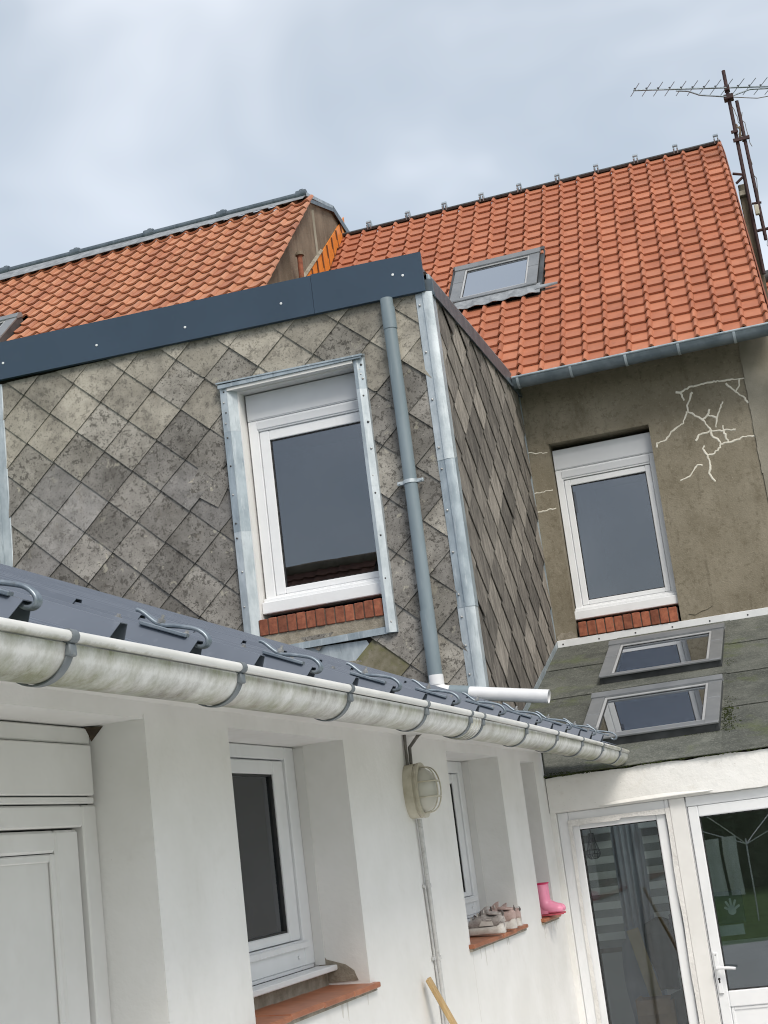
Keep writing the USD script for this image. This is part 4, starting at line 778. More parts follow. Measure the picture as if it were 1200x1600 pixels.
VW = roof_window(RF, fr_main, -3.25, -2.29, 1.735, 2.60, (-3.12, -2.42, 1.80, 2.48), 0.075, 'grey roof window set in the orange tiles', 'glass_bright', side='velux_grey')
part(VW, 'roller_blind', fr_main(bx(-3.14, -2.40, 1.78, 2.44, 0.015, 0.02)), 'blind_white')
ap = np.linspace(-3.20, -2.05, 30)
part(VW, 'lead_apron', fr_main([hull([(a, 1.545 + 0.012 * math.sin(i * 1.25), 0.052), (b_, 1.545 + 0.012 * math.sin(i * 1.25 + 1.25), 0.052), (a, 1.75, 0.055), (b_, 1.75, 0.055), (a, 1.545, 0.058 + 0.009 * max(0, math.sin(i * 1.25))), (b_, 1.545, 0.058 + 0.009 * max(0, math.sin(i * 1.25 + 1.25))), (a, 1.75, 0.062), (b_, 1.75, 0.062)]) for i, (a, b_) in enumerate(zip(ap[:-1], ap[1:])) if a < -2.26] +
     [hull([(-2.30, 1.60, 0.05), (-2.06, 1.63, 0.055), (-2.06, 1.68, 0.06), (-2.30, 1.70, 0.06), (-2.30, 1.6, 0.07), (-2.06, 1.64, 0.07)])]), 'lead')
part(VW, 'side_flashing', fr_main([bx(-2.286, -2.235, 1.70, 2.62, 0.035, 0.05, 0.003), bx(-3.30, -3.256, 1.70, 2.62, 0.035, 0.05, 0.003), bx(-3.30, -2.24, 2.61, 2.68, 0.05, 0.07, 0.003)]), 'velux_dark')

# ================================================================== neighbour's house on the left
NX = -4.984
NH = thing('neighbour_house', 'taller neighbouring house with weathered orange tiles and a bare grey gable', 'house', (-8, 13, 0))
SN = math.radians(42.75)
fr_n = roof_frame(15.445, 9.66, SN)
NR = part(NH, 'roof', fr_n(bx(-13.0, NX - 0.002, -3.6, -0.05, -0.07, -0.025)), 'felt_backing')
NW, NL = 0.195, 0.222
def keep_n(u, v, c, r_): return not (u < -7.93 and v < -1.86) and u > -10.6
tiled(NR, fr_n, range(-55, -25), range(-14, 0), NW, NL, P_WAVE, ['old_tile_a', 'old_tile_b', 'old_tile_c'], lambda v: -0.02, keep_n, tilt=0.030, lip=0.022, skew=0.022)
part(NR, 'ridge_flashing', fr_n([hull([(-13, -0.50, 0.070), (-13, -0.50, 0.075), (NX + 0.02, -0.17, 0.070), (NX + 0.02, -0.17, 0.075), (-13, 0.01, 0.05), (-13, 0.01, 0.055), (NX + 0.02, 0.01, 0.05), (NX + 0.02, 0.01, 0.055)])]), 'lead')
part(NR, 'ridge_roll', [tube([fr_n.pt(u, 0.025, 0.055) for u in (-13, NX + 0.03)], 0.042, 10)], 'zinc_dark', smooth=50)
for x in [-5.02, -6.05, -7.03, -8.05, -9.05]:
    part(NR, 'ridge_clip', [tube([fr_n.pt(x - 0.06, 0.025, 0.06), fr_n.pt(x + 0.06, 0.025, 0.06)], 0.058, 10), bx(x - 0.03, x + 0.03, 15.42, 15.50, 9.74, 9.80, 0.01)], 'zinc_dark', smooth=50)
GP = [(12.2, 6.6), (15.445, 9.60), (15.5, 9.66), (16.40, 9.90), (17.05, 9.80), (17.05, 6.2), (12.2, 6.2)]
fg = Frame((NX, 0, 0), (0, 1, 0), (0, 0, 1), (1, 0, 0))
part(NH, 'gable_wall', fg(ext(Polygon(GP), 0.3, -0.3)), 'gable_render', label='bare brown gable wall above the orange flashing')
part(NH, 'gable_capping', [hull([(NX + a, y, z + q) for (y, z) in ((15.40, 9.68), (16.42, 9.925)) for a in (-0.34, 0.035) for q in (0.0, 0.045)]), hull([(NX + a, y, z + q) for (y, z) in ((16.42, 9.93), (17.10, 9.80)) for a in (-0.34, 0.035) for q in (0.0, 0.042)])], 'zinc')
part(NH, 'gable_capping', [hull([(NX + 0.036 + a, y, z + q) for (y, z) in ((15.5, 9.63), (16.42, 9.88)) for a in (0, 0.006) for q in (0.0, 0.05)]), hull([(NX + 0.036 + a, y, z + q) for (y, z) in ((16.42, 9.87), (17.10, 9.72)) for a in (0, 0.006) for q in (0.0, 0.09)])], 'zinc_dark')
part(NH, 'render_seam', fg(hull([(15.62, 9.6, 0.0), (15.66, 9.6, 0.0), (15.64, 9.6, 0.02), (15.62, 8.3, 0.0), (15.66, 8.3, 0.0), (15.64, 8.3, 0.02)])), 'pale_render')
part(NH, 'back_roof', [hull([(x, y, z + q) for x in (-13, NX - 0.31) for (y, z) in ((15.5, 9.6), (16.4, 9.85), (16.9, 9.75), (19.5, 7.0)) for q in (0, -0.05)])], 'old_tile_b')
part(NH, 'front_wall', bx(-13, NX - 0.3, 12.6, 12.9, 0, 6.9), 'pale_render')
for k in range(9):
    y0 = 14.86 + k * 0.228; y1 = y0 + 0.212
    zb = lambda y: min(8.87 + 0.816 * (y - 15.79), y - 7.1 + 0.06)
    zt = lambda y: 8.603 + 0.813 * (y - 15.166)
    part(NH, 'orange_panel', fg(hull([(y0, zb(y0), 0.004), (y1, zb(y1), 0.004), (y0, zt(y0), 0.004), (y1, zt(y1), 0.004), (y0, zb(y0), 0.026), (y1, zb(y1), 0.016), (y0, zt(y0), 0.026), (y1, zt(y1), 0.016)])), 'orange_panel')
for k in range(1, 9):
    y0 = 14.86 + k * 0.228 - 0.008
    part(NH, 'panel_joint', fg(hull([(y + q, z, n) for y, z in ((y0, zt(y0)), (y0 + 0.03, zb(y0))) for q in (-0.008, 0.008) for n in (0.018, 0.031)])), 'joint_dark')
part(NH, 'flashing_mortar', fg(hull([(14.9, 8.38, 0.0), (15.8, 9.10, 0.0), (14.9, 8.46, 0.0), (15.8, 9.16, 0.0), (14.9, 8.42, 0.03), (15.8, 9.13, 0.03)])), 'mortar')
roof_window(NR, fr_n, -8.98, -8.02, -3.2, -1.96, (-8.85, -8.17, -3.1, -2.10), 0.12, 'grey roof window at the edge of the weathered tiles', 'glass_roof', side='velux_grey')
VP = thing('vent_pipe', 'short rusty vent pipe with a cap in front of the bare gable', 'vent pipe', (-4.87, 14.6, 8.0))
part(VP, 'pipe', tube([(-4.878, 14.6, 7.6), (-4.860, 14.6, 8.60)], 0.030, 14), 'brick', smooth=40)
part(VP, 'cap', lathe([(0.0, 0.055), (0.030, 0.05), (0.048, 0.02), (0.050, 0.0), (0.0, 0.0)], (-4.858, 14.6, 8.595), sides=16), 'gable_render', smooth=40)

# house further right, only its roof edge shows
RN = thing('right_hand_house', 'far house at the right edge showing only black ridge and orange tiles', 'house', (1.5, 18, 0))
fr_r = roof_frame(18.0, 8.30, S45)
rr_ = part(RN, 'roof', fr_r(bx(-0.015, 4, -3.5, 0.0, -0.06, -0.02)), 'felt_backing')
for r_ in range(-6, 0):
    for c in range(0, 4): part(rr_, 'tile', fr_r(tile_mesh(-0.01 + c * TW, r_ * TL, TW, TL + 0.03, P_ROLL, 0.03, 0.024)), 'tile_b', smooth=38)
part(rr_, 'ridge', tube([(-0.03, 18.02, 8.35), (4, 18.02, 8.35)], 0.10, 12), 'screw_dark', smooth=40)
part(RN, 'wall', bx(0.02, 4, 15.8, 16.0, 0, 6.2), 'pale_render')

# ================================================================== chimney-side masts and aerial
CH = thing('chimney_stack', 'narrow brown stack with a grey cap behind the tiled verge', 'chimney', (-0.03, 16.5, 6))
part(CH, 'stack', bx(-0.085, 0.016, 16.25, 16.75, 6.0, 8.74, 0.006), 'gable_render')
part(CH, 'cap', bx(-0.09, 0.022, 16.2, 16.8, 8.742, 8.80, 0.006), 'mortar')
part(CH, 'pot', bx(-0.088, -0.002, 16.3, 16.7, 8.802, 8.92, 0.01), 'pale_render')
AY = 16.2
def ax(x, z): return (x * AY / 16.58, AY, 2 + (z - 2) * AY / 16.58)
AN = thing('tv_aerial', 'television aerial with a long toothed boom on a dark steel mast', 'aerial', ax(0.0, 8.0))
k_ = AY / 16.58
part(AN, 'mast', tube([ax(0.012, 7.9), ax(-0.006, 10.49)], 0.021, 12), 'dark_steel', smooth=50)
th = math.radians(27); bd = np.array([math.cos(th), math.sin(th), 0]); ed = np.array([-bd[1], bd[0], 0]); bc = np.array(ax(-0.004, 10.245)) + np.array([0.0, -0.045, 0.0])
BM = part(AN, 'boom', tube([bc - bd * 1.13, bc + bd * 1.15], 0.010, 8), 'galvanised', smooth=50)
for i, t in enumerate(np.arange(-1.11, 1.14, 0.139)):
    hl = 0.15 + 0.004 * i
    part(AN, 'element', tube([bc + bd * t - ed * hl + np.array([0, 0, 0.008]), bc + bd * t + ed * hl + np.array([0, 0, 0.008])], 0.0042, 6), 'galvanised')
    part(AN, 'element_clip', bx(*sum([[q - 0.010, q + 0.010] for q in (bc + bd * t)], [])[:4], bc[2] + 0.004, bc[2] + 0.026), 'velux_dark')
cl = np.array(ax(-0.004, 10.13)) + np.array([0, -0.04, 0])
part(AN, 'strut', tube([bc - bd * 0.62 - [0, 0, 0.022], bc - bd * 0.48 - [0, 0, 0.03], bc - bd * 0.34 - [0, 0, 0.085], cl - bd * 0.02], 0.009, 8), 'galvanised', smooth=50)
part(AN, 'strut', tube([cl + bd * 0.02, bc + bd * 0.28 - [0, 0, 0.03], bc + bd * 0.58 - [0, 0, 0.022]], 0.009, 8), 'galvanised', smooth=50)
part(AN, 'clamp', [bx(cl[0] - 0.055, cl[0] + 0.055, cl[1] - 0.02, cl[1] + 0.08, cl[2] - 0.03, cl[2] + 0.03, 0.006), bx(bc[0] - 0.03, bc[0] + 0.03, bc[1] - 0.01, bc[1] + 0.07, bc[2] - 0.03, bc[2] + 0.03, 0.004)], 'dark_steel')
part(AN, 'cable', tube([cl + [0.02, 0.02, 0], cl + bd * 0.35 + [0, 0, -0.03], cl + bd * 0.75 + [0, 0, 0.03]], 0.005, 6), 'cable_dark')
part(AN, 'bracket', [tube([ax(-0.12, 9.19), ax(0.0, 9.145)], 0.016, 8), tube([ax(-0.10, 9.06), ax(0.0, 9.13)], 0.016, 8)], 'dark_steel')
M2 = thing('second_mast', 'second dark mast clamped beside the aerial mast with tangled cables', 'mast', ax(0.1, 7.5))
part(M2, 'mast', tube([ax(0.106, 8.30), ax(0.079, 10.07)], 0.020, 12), 'dark_steel', smooth=50)
part(M2, 'clamp', [bx(ax(-0.045, 9)[0], ax(0.145, 9)[0], AY - 0.045, AY - 0.02, ax(0, z - 0.022)[2], ax(0, z + 0.022)[2], 0.004) for z in (9.575,)] + [bx(ax(-0.05, 9)[0], ax(0.03, 9)[0], AY - 0.05, AY - 0.022, ax(0, 9.665)[2], ax(0, 9.70)[2], 0.004)], 'dark_steel')
part(M2, 'bracket', [tube([ax(0.03, 8.43), ax(0.5, 8.43)], 0.018, 8), tube([ax(0.03, 8.77), ax(0.135, 8.76)], 0.015, 8)], 'dark_steel')
part(M2, 'junction_box', bx(*ax(0.045, 0)[:1], *ax(0.095, 0)[:1], AY - 0.08, AY - 0.03, ax(0, 8.60)[2], ax(0, 8.72)[2], 0.006), 'lamp_cream')
def wob(a, b_, n, s, seed): 
    q = random.Random(seed); return [tuple(np.array(a) + (np.array(b_) - np.array(a)) * t + np.array([q.uniform(-s, s), 0, q.uniform(-s, s)])) for t in np.linspace(0, 1, n)]
part(M2, 'cable', [tube(wob(ax(0.02, 10.02), ax(0.09, 9.66), 8, 0.01, 1), 0.0045, 6), tube(wob(ax(0.10, 9.9), ax(0.145, 9.45), 8, 0.016, 2), 0.0045, 6), tube(wob(ax(0.11, 9.4), ax(0.115, 8.8), 10, 0.02, 3), 0.0045, 6), tube(wob(ax(0.115, 8.35), ax(0.14, 8.0), 7, 0.015, 6), 0.004, 6)], 'cable_dark')
part(M2, 'connector', [tube(wob(ax(0.03, 9.80), ax(0.055, 9.58), 9, 0.018, 4), 0.012, 6), tube(wob(ax(0.045, 9.74), ax(0.06, 9.56), 7, 0.02, 5), 0.009, 6)], 'gable_render')

# ================================================================== veranda
VY = 10.41
VE = thing('veranda', 'low veranda with a mossy felt roof, white beam and glazed doors', 'veranda', (-1.2, VY, 0))
fv = facing_y(VY)
SV = math.atan(0.384)
fr_v = roof_frame(VY - 0.03, 2.388, SV); cv_ = math.cos(SV)
VLEN = (YF - 0.004 - (VY - 0.03)) / cv_
boxes = [(-1.905, 2.11, -0.895, 3.21), (-1.89, 0.465, -0.875, 1.56)]
hol = unary_union([sbox(b[0] + 0.03, b[1] + 0.03, b[2] - 0.03, b[3] - 0.03) for b in boxes])
part(VE, 'roof_deck', fr_v(ext(sbox(-2.50, 0.03, 1.6, VLEN).difference(hol), 0.05, -0.06)), 'felt_backing')
fv_poly = Polygon([(XD + 0.002, -0.01), (1.6, -0.01), (1.6, VLEN), (XD + 0.002, VLEN)])
vs = [-0.01, 0.995, 1.895, 2.80, VLEN + 0.03]
for ci, (xa, xb) in enumerate(((XD + 0.002, -1.885), (-1.905, -0.86), (-0.885, 1.6))):
    for k in range(4):
        dv = rng.uniform(-0.012, 0.012) if k else 0
        a, b_ = vs[k] + dv, vs[k + 1] + 0.07
        N_ = 14
        edge = [(x, a + 0.004 * math.sin(x * 9 + k) + rng.uniform(-0.003, 0.003)) for x in np.linspace(xa, xb, N_)]
        poly = Polygon(edge + [(xb, min(b_, VLEN)), (xa, min(b_, VLEN))]).difference(hol)
        m = ext(poly, 0.005)
        m.vertices[:, 2] += 0.0085 * np.clip(1 - (m.vertices[:, 1] - a) / (b_ - a), 0, 1) + 0.0035 * (ci % 2) + 0.001
        part(VE, 'felt_sheet', fr_v(m), 'felt')
roof_window(VE, fr_v, *[boxes[0][i] for i in (0, 2, 1, 3)], (-1.785, -1.015, 2.165, 3.03), 0.085, 'upper of the two grey roof windows in the felt roof', 'glass_roof')
roof_window(VE, fr_v, *[boxes[1][i] for i in (0, 2, 1, 3)], (-1.77, -0.995, 0.55, 1.435), 0.085, 'lower of the two grey roof windows in the felt roof', 'glass_roof')
# moss tufts along the roof edge and round the windows
def tufts(fr, pts, n_each, size, seed):
    q = random.Random(seed); out = []
    for u, v in pts:
        for _ in range(n_each):
            a, b_ = u + q.gauss(0, size * 1.6), v + q.gauss(0, size * 0.6); h = q.uniform(0.3, 1.0) * size; t = q.uniform(0, 6.28); w = size * q.uniform(0.3, 0.7)
            P = [(a + w * math.cos(t + k * 2.1), b_ + w * math.sin(t + k * 2.1), 0.004) for k in range(3)] + [(a + q.uniform(-w, w) * 0.4, b_ - abs(q.uniform(0, w)) * 0.5, 0.006 + h)]
            out.append(tm((np.array(P), np.array([[0, 1, 3], [1, 2, 3], [2, 0, 3]]))))
    return fr(out)
q_ = random.Random(5)
part(VE, 'moss', tufts(fr_v, [(x, 0.0 + q_.uniform(-0.01, 0.02)) for x in np.arange(-2.08, 1.0, 0.012)], 3, 0.014, 1), 'moss', kind='stuff')
part(VE, 'moss', tufts(fr_v, [(-0.850 + abs(q_.gauss(0, 0.03)), v) for v in np.arange(0.45, 1.25, 0.007)] + [(-0.86, v) for v in np.arange(2.12, 2.3, 0.012)] + [(x, 2.10) for x in np.arange(-1.2, -0.88, 0.012)] + [(x, 0.455) for x in np.arange(-1.3, -0.88, 0.012)], 4, 0.016, 2), 'moss', kind='stuff')
part(VE, 'moss', tufts(fr_v, [(-2.08 + q_.uniform(0, 0.35), q_.uniform(-0.01, 0.03)) for _ in range(60)], 4, 0.018, 3), 'moss', kind='stuff')
part(VE, 'upstand', [bx(-2.53, -2.095, 10.412, 10.44, 2.2, 2.62)], 'felt')
# beam: uneven limewashed timber
bu = np.linspace(-2.095, 1.6, 80)
def lower(u):
    base = 2.140
    if -1.75 < u < -0.78: base += 0.016 * math.exp(-((u + 1.25) / 0.28) ** 2) + 0.003 * math.sin(u * 23)
    return base + 0.003 * math.sin(u * 9) + 0.003 * math.sin(u * 41)
top = lambda u: 2.385 + 0.004 * math.sin(u * 13) + 0.003 * math.sin(u * 31 + 1)
poly = Polygon([(u, lower(u)) for u in bu] + [(u, top(u)) for u in bu[::-1]])
bm = ext(poly, 0.17, -0.15)
part(VE, 'beam', fv(bm), 'white_beam', label='uneven white painted beam over the doors')
part(VE, 'beam_fillet', fv(hull([(-1.75, 2.155, 0.021), (-1.1, 2.168, 0.021), (-0.95, 2.160, 0.021), (-1.6, 2.172, 0.021), (-1.30, 2.18, 0.021), (-1.72, 2.148, 0.034), (-1.15, 2.160, 0.034), (-1.0, 2.156, 0.034)])), 'white_beam')
# frames
fq = facing_y(VY + 0.035)
part(VE, 'side_post', [bx(-2.16, -2.062, VY - 0.004, VY + 0.14, -0.1, 2.145)], 'white_render')
part(VE, 'lintel', bx(-2.09, 1.5, VY + 0.022, VY + 0.16, 2.136, 2.25), 'white_render')
DL = part(VE, 'glazed_door', fq([bx(-2.060, -1.985, -0.1, 2.135, -0.08, 0, 0.005), bx(-1.305, -1.275, -0.1, 2.135, -0.08, 0, 0.005), bx(-1.985, -1.305, 2.072, 2.135, -0.08, -0.002, 0.005)]), 'pvc_white', label='narrow glazed door beside the outbuilding wall')
part(DL, 'sash', fq([bx(-1.98, -1.917, 0.0, 2.066, -0.075, -0.014, 0.006), bx(-1.377, -1.312, 0.0, 2.066, -0.075, -0.014, 0.006), bx(-1.917, -1.377, 2.008, 2.066, -0.075, -0.016, 0.006), bx(-1.917, -1.377, 0.0, 0.12, -0.075, -0.016, 0.006)]), 'pvc_white')
part(DL, 'gasket', fq(ring(-1.917, -1.377, 0.12, 2.008, 0.007, -0.06, -0.025, b=0)), 'gasket')
part(DL, 'pane', fq(bx(-1.915, -1.379, 0.122, 2.006, -0.046, -0.038)), 'glass_low')
part(VE, 'door_post', fq([bx(-1.272, -1.164, -0.1, 2.135, -0.08, 0.012, 0.004)]), 'pvc_cream')
DR = part(VE, 'glazed_door', fq([bx(-1.161, -1.158, -0.1, 2.10, -0.08, 0.006), bx(-1.158, -0.20, 2.069, 2.135, -0.08, 0.004, 0.005), bx(-0.255, -0.20, -0.1, 2.069, -0.08, 0.004, 0.005)]), 'pvc_white', label='wide glazed door with a white lever handle')
part(DR, 'sash', fq([bx(-1.153, -1.085, 0.0, 2.066, -0.07, 0.010, 0.006), bx(-0.328, -0.26, 0.0, 2.066, -0.07, 0.010, 0.006), bx(-1.085, -0.328, 1.994, 2.066, -0.07, 0.0085, 0.006), bx(-1.085, -0.328, 0.746, 0.848, -0.07, 0.0085, 0.006), bx(-1.085, -0.328, 0.0, 0.12, -0.07, 0.0085, 0.006)]), 'pvc_white')
part(DR, 'gasket', fq(ring(-1.085, -0.328, 0.848, 1.994, 0.007, -0.05, -0.012, b=0)), 'gasket')
part(DR, 'pane', fq(bx(-1.083, -0.330, 0.850, 1.992, -0.036, -0.028)), 'glass')
part(DR, 'lower_panel', fq([bx(-1.083, -0.330, 0.122, 0.744, -0.04, -0.010, 0.004), ]), 'pvc_white')
part(DR, 'lower_bead', fq(ring(-1.083, -0.330, 0.122, 0.744, 0.02, -0.012, 0.0, b=0.004)), 'pvc_white')
HP = part(DR, 'handle_plate', fq([bx(-1.142, -1.112, 0.836, 1.105, 0.010, 0.019, 0.004)]), 'pvc_white')
part(HP, 'lever', fq([cyl((-1.127, 1.004, 0.019), (-1.127, 1.004, 0.058), 0.011, 12), tube([(-1.130, 1.004, 0.055), (-1.10, 1.004, 0.060), (-1.05, 1.0, 0.060), (-1.005, 0.992, 0.056)], [0.0105, 0.0105, 0.010, 0.009], 10)]), 'pipe_white', smooth=50)
part(HP, 'keyhole', fq([cyl((-1.127, 0.930, 0.0192), (-1.127, 0.930, 0.0205), 0.0085, 14), bx(-1.1315, -1.1225, 0.905, 0.928, 0.0192, 0.0206)]), 'black_iron')
part(HP, 'screw', fq([cyl((-1.127, 1.085, 0.019), (-1.127, 1.085, 0.0205), 0.005, 10), bx(-1.142, -1.112, 0.8345, 0.8375, 0.012, 0.0215)]), 'bolt')
# expanding foam round the narrow door, ragged edge
def foam(u, v0, v1, wide, seed, dirn):
    q = np.linspace(v0, v1, 90)
    off = [wide * (0.45 + 0.9 * meshkit.fbm(np.array([v * 3.1, seed, 0.3]), 4)) for v in q]
    P = [(u, v) for v in q] + [(u + dirn * o, v) for v, o in zip(q[::-1], off[::-1])]
    return Polygon(P).buffer(0)
part(DL, 'foam_seal', fq([ext(foam(-1.990, 0.0, 2.075, 0.030, 1.3, 1), 0.012, -0.006)]), 'mousse')
part(DL, 'foam_seal', fq([ext(foam(-1.273, 0.0, 2.08, 0.036, 4.7, -1), 0.016, -0.004)]), 'mousse')
fo = np.linspace(-1.99, -1.30, 60)
part(DL, 'foam_seal', fq(ext(Polygon([(u, 2.078) for u in fo] + [(u, 2.064 - 0.028 * meshkit.fbm(np.array([u * 4, 2.0, 1.0]), 3) - 0.014 * (u < -1.62)) for u in fo[::-1]]).buffer(0), 0.012, -0.004)), 'mousse')
part(VE, 'side_wall', bx(1.45, 1.6, VY + 0.17, YF - 0.01, -0.1, 0.5), 'white_render')
part(VE, 'front_wall', [bx(-0.198, 1.6, VY + 0.02, VY + 0.17, -0.1, 0.12)], 'white_render')
for a, b_ in ((-0.196, -0.10), (0.62, 0.72), (1.48, 1.598)): part(VE, 'glazing_post', bx(a, b_, VY + 0.03, VY + 0.12, 0.121, 2.135, 0.004), 'pvc_white')
for a, b_ in ((-0.099, 0.619), (0.721, 1.479)): part(VE, 'glazed_panel', bx(a, b_, VY + 0.07, VY + 0.078, 0.122, 2.135), 'glass_low')
for y in (VY + 0.2, VY + 1.7, YF - 0.12): part(VE, 'glazing_post', bx(1.48, 1.58, y, y + 0.1, 0.501, 2.0 + (y - VY) * 0.38, 0.004), 'pvc_white')
part(VE, 'glazed_panel', [hull([(x, y, z) for x in (1.52, 1.528) for y, z in ((VY + 0.301, 0.502), (VY + 0.301, 2.30), (YF - 0.121, 0.502), (YF - 0.121, 3.45))])], 'glass_low')
part(VE, 'inner_wall', [bx(-2.56, -2.53, VY + 0.30, YF - 0.005, -0.1, 2.60), bx(-2.488, 1.44, YF - 0.03, YF - 0.003, -0.1, 0.9), bx(-2.488, 1.44, YF - 0.03, YF - 0.003, 2.05, 3.5), bx(-2.17, -2.52, VY + 0.02, VY + 0.29, -0.1, 2.35)], 'inner_wall')
part(VE, 'floor', bx(-2.5, 1.45, VY + 0.18, YF, -0.05, 0.0), 'inner_floor')

# --- inside the veranda
def zebra(name_, x0, x1, y, z0, z1, label):
    t = thing(name_, label, 'blind', ((x0 + x1) / 2, y, z0), 'striped blinds behind the narrow door')
    part(t, 'cassette', bx(x0 - 0.01, x1 + 0.01, y - 0.06, y + 0.01, z1, z1 + 0.07, 0.006), 'pvc_white')
    n = int((z1 - z0) / 0.058)
    for k in range(n):
        part(t, 'band', bx(x0, x1, y - 0.004 - 0.001 * (k % 2), y, z1 - (k + 1) * 0.058 + 0.0008, z1 - k * 0.058 - 0.0008), 'blind_white' if k % 2 else 'blind_grey')
    return t
zebra('zebra_blind', -2.16, -1.945, 11.9, 1.03, 1.955, 'wider striped roller blind at the left behind the narrow door glass')
zebra('zebra_blind', -1.70, -1.48, 11.9, 1.15, 1.955, 'striped roller blind to the right of the grey curtain indoors')
cw = [(-1.95 + 0.0068 * k, 11.95 + 0.022 * math.sin(k * 0.9)) for k in range(37)]
cm = trimesh.creation.extrude_polygon(LineString(cw).buffer(0.003), 1.9, engine='earcut'); cm.apply_translation((0, 0, 0.12))
single('curtain', cm, 'curtain', 'pale grey curtain hanging between the two striped blinds indoors', 'curtain')
LA = thing('wire_lantern', 'black wire cage lantern hanging inside the narrow door', 'lantern', (-1.90, 11.2, 1.7))
lx, ly = -1.975, 11.2
part(LA, 'cord', tube([(lx, ly, 2.4), (lx, ly, 1.97)], 0.004, 6), 'black_iron')
part(LA, 'lamp_holder', lathe([(0.0, 1.975), (0.022, 1.97), (0.026, 1.93), (0.018, 1.90), (0.0, 1.90)], (lx, ly, 0), sides=16), 'black_iron', smooth=50)
cage = []
for k in range(8):
    t = k * math.pi / 4; cage.append(tube([(lx + r_ * math.cos(t), ly + r_ * math.sin(t), z) for r_, z in ((0.020, 1.945), (0.030, 1.90), (0.045, 1.85), (0.055, 1.82), (0.035, 1.79), (0.025, 1.785))], 0.0026, 5))
for r_, z in ((0.045, 1.85), (0.0555, 1.82), (0.026, 1.785)): cage.append(tube([(lx + r_ * math.cos(t), ly + r_ * math.sin(t), z) for t in np.linspace(0, 2 * math.pi, 25)], 0.0028, 5))
part(LA, 'cage', cage, 'black_iron')
part(LA, 'bulb', trimesh.creation.icosphere(2, 0.026).apply_translation((lx, ly, 1.868)), 'frosted', smooth=True)
def garment(name_, label, cat, x, y, z0, z1, w, mat, seed):
    q = random.Random(seed); zs = np.linspace(z0, z1, 14); rings = []
    for i, z in enumerate(zs):
        t = (z - z0) / (z1 - z0); ww = w * (0.62 + 0.38 * math.sin(math.pi * min(1, (1 - t) * 1.1 + 0.15))) * (0.25 if t > 0.97 else 1)
        rings.append([(x + ww * math.cos(a) * (1 + 0.10 * math.sin(5 * a + seed + t * 3)), y + 0.45 * ww * math.sin(a) * (1 + 0.2 * math.sin(7 * a + seed)), z + (0.01 * math.sin(3 * a) if i == 0 else 0)) for a in np.linspace(0, 2 * math.pi, 28, endpoint=False)])
    v = np.array(rings).reshape(-1, 3); f = []
    for i in range(13):
        for k in range(28): f.append([i * 28 + k, i * 28 + (k + 1) % 28, (i + 1) * 28 + (k + 1) % 28, (i + 1) * 28 + k])
    v = np.vstack([v, [[x, y, z1]], [[x, y, z0 + 0.02]]]); f += [[13 * 28 + k, 13 * 28 + (k + 1) % 28, 14 * 28, 14 * 28] for k in range(28)] + [[(k + 1) % 28, k, 14 * 28 + 1, 14 * 28 + 1] for k in range(28)]
    return single(name_, tm((v, f)), mat, label, cat, smooth=True)
garment('hanging_coat', 'dark green coat hanging indoors behind the narrow door', 'coat', -1.62, 11.55, 0.78, 1.30, 0.12, 'coat_green', 2)
garment('hanging_coat', 'dark purple jacket hanging indoors at right behind the narrow door', 'jacket', -1.46, 11.5, 0.95, 1.34, 0.09, 'cloth_purple', 5)
garment('shopping_bag', 'dark bag slumped on the floor behind the narrow door', 'bag', -1.44, 11.1, 0.42, 0.82, 0.12, 'coat_green', 8)
garment('grey_throw', 'grey purple throw hanging from a rail indoors', 'cloth', -1.86, 11.6, 0.40, 1.18, 0.09, 'curtain', 11)
plank = bx(-0.045, 0.045, -0.010, 0.010, 0.0, 1.25, 0.003); plank.apply_transform(trimesh.transformations.rotation_matrix(-0.20, (0, 1, 0))); plank.apply_translation((-1.55, 11.35, 0.02))
single('leaning_plank', plank, 'yellow_wood', 'yellow wooden plank leaning indoors behind the narrow door', 'plank')
CB = thing('cardboard_box', 'open brown cardboard box on the veranda floor', 'box', (-1.66, 11.1, 0))
part(CB, 'carton', [bx(-1.80, -1.785, 11.0, 11.25, 0, 0.78), bx(-1.55, -1.535, 11.0, 11.25, 0, 0.76), bx(-1.785, -1.55, 11.0, 11.015, 0, 0.77), bx(-1.785, -1.55, 11.235, 11.25, 0, 0.77), bx(-1.785, -1.55, 11.015, 11.235, 0, 0.02)], 'cardboard')
part(CB, 'flap', hull([(-1.785, 10.998, 0.77), (-1.55, 10.998, 0.77), (-1.785, 10.93, 0.68), (-1.55, 10.93, 0.68), (-1.785, 10.99, 0.775), (-1.55, 10.99, 0.775)]), 'cardboard')
# dark board with a white handprint, just behind the wide door's glass
HB = thing('handprint_board', 'dark board with a white handprint behind the wide door glass', 'board', (-0.98, VY + 0.2, 1.2))
fhb = facing_y(VY + 0.20)
part(HB, 'board', fhb(bx(-1.10, -0.905, 1.262, 1.478, -0.02, 0.0, 0.002)), 'black_board')
part(HB, 'lower_panel', fhb(bx(-1.095, -0.925, 1.185, 1.255, -0.02, -0.001, 0.002)), 'panel_grey')
hc = (-0.985, 1.345); hp = [ext(Polygon([(hc[0] + 0.028 * math.cos(t), hc[1] + 0.026 * math.sin(t)) for t in np.linspace(0, 6.283, 16)][:-1]), 0.001, 0.0005)]
for an, ln, w in ((150, 0.050, 0.008), (118, 0.070, 0.0075), (92, 0.078, 0.0075), (66, 0.072, 0.0075), (32, 0.058, 0.008)):
    t = math.radians(an); hp.append(ext(LineString([hc, (hc[0] + ln * math.cos(t), hc[1] + ln * math.sin(t))]).buffer(w), 0.001, 0.0005 + 0.0001 * an / 30))
part(HB, 'handprint', fhb(hp), 'hand_white')

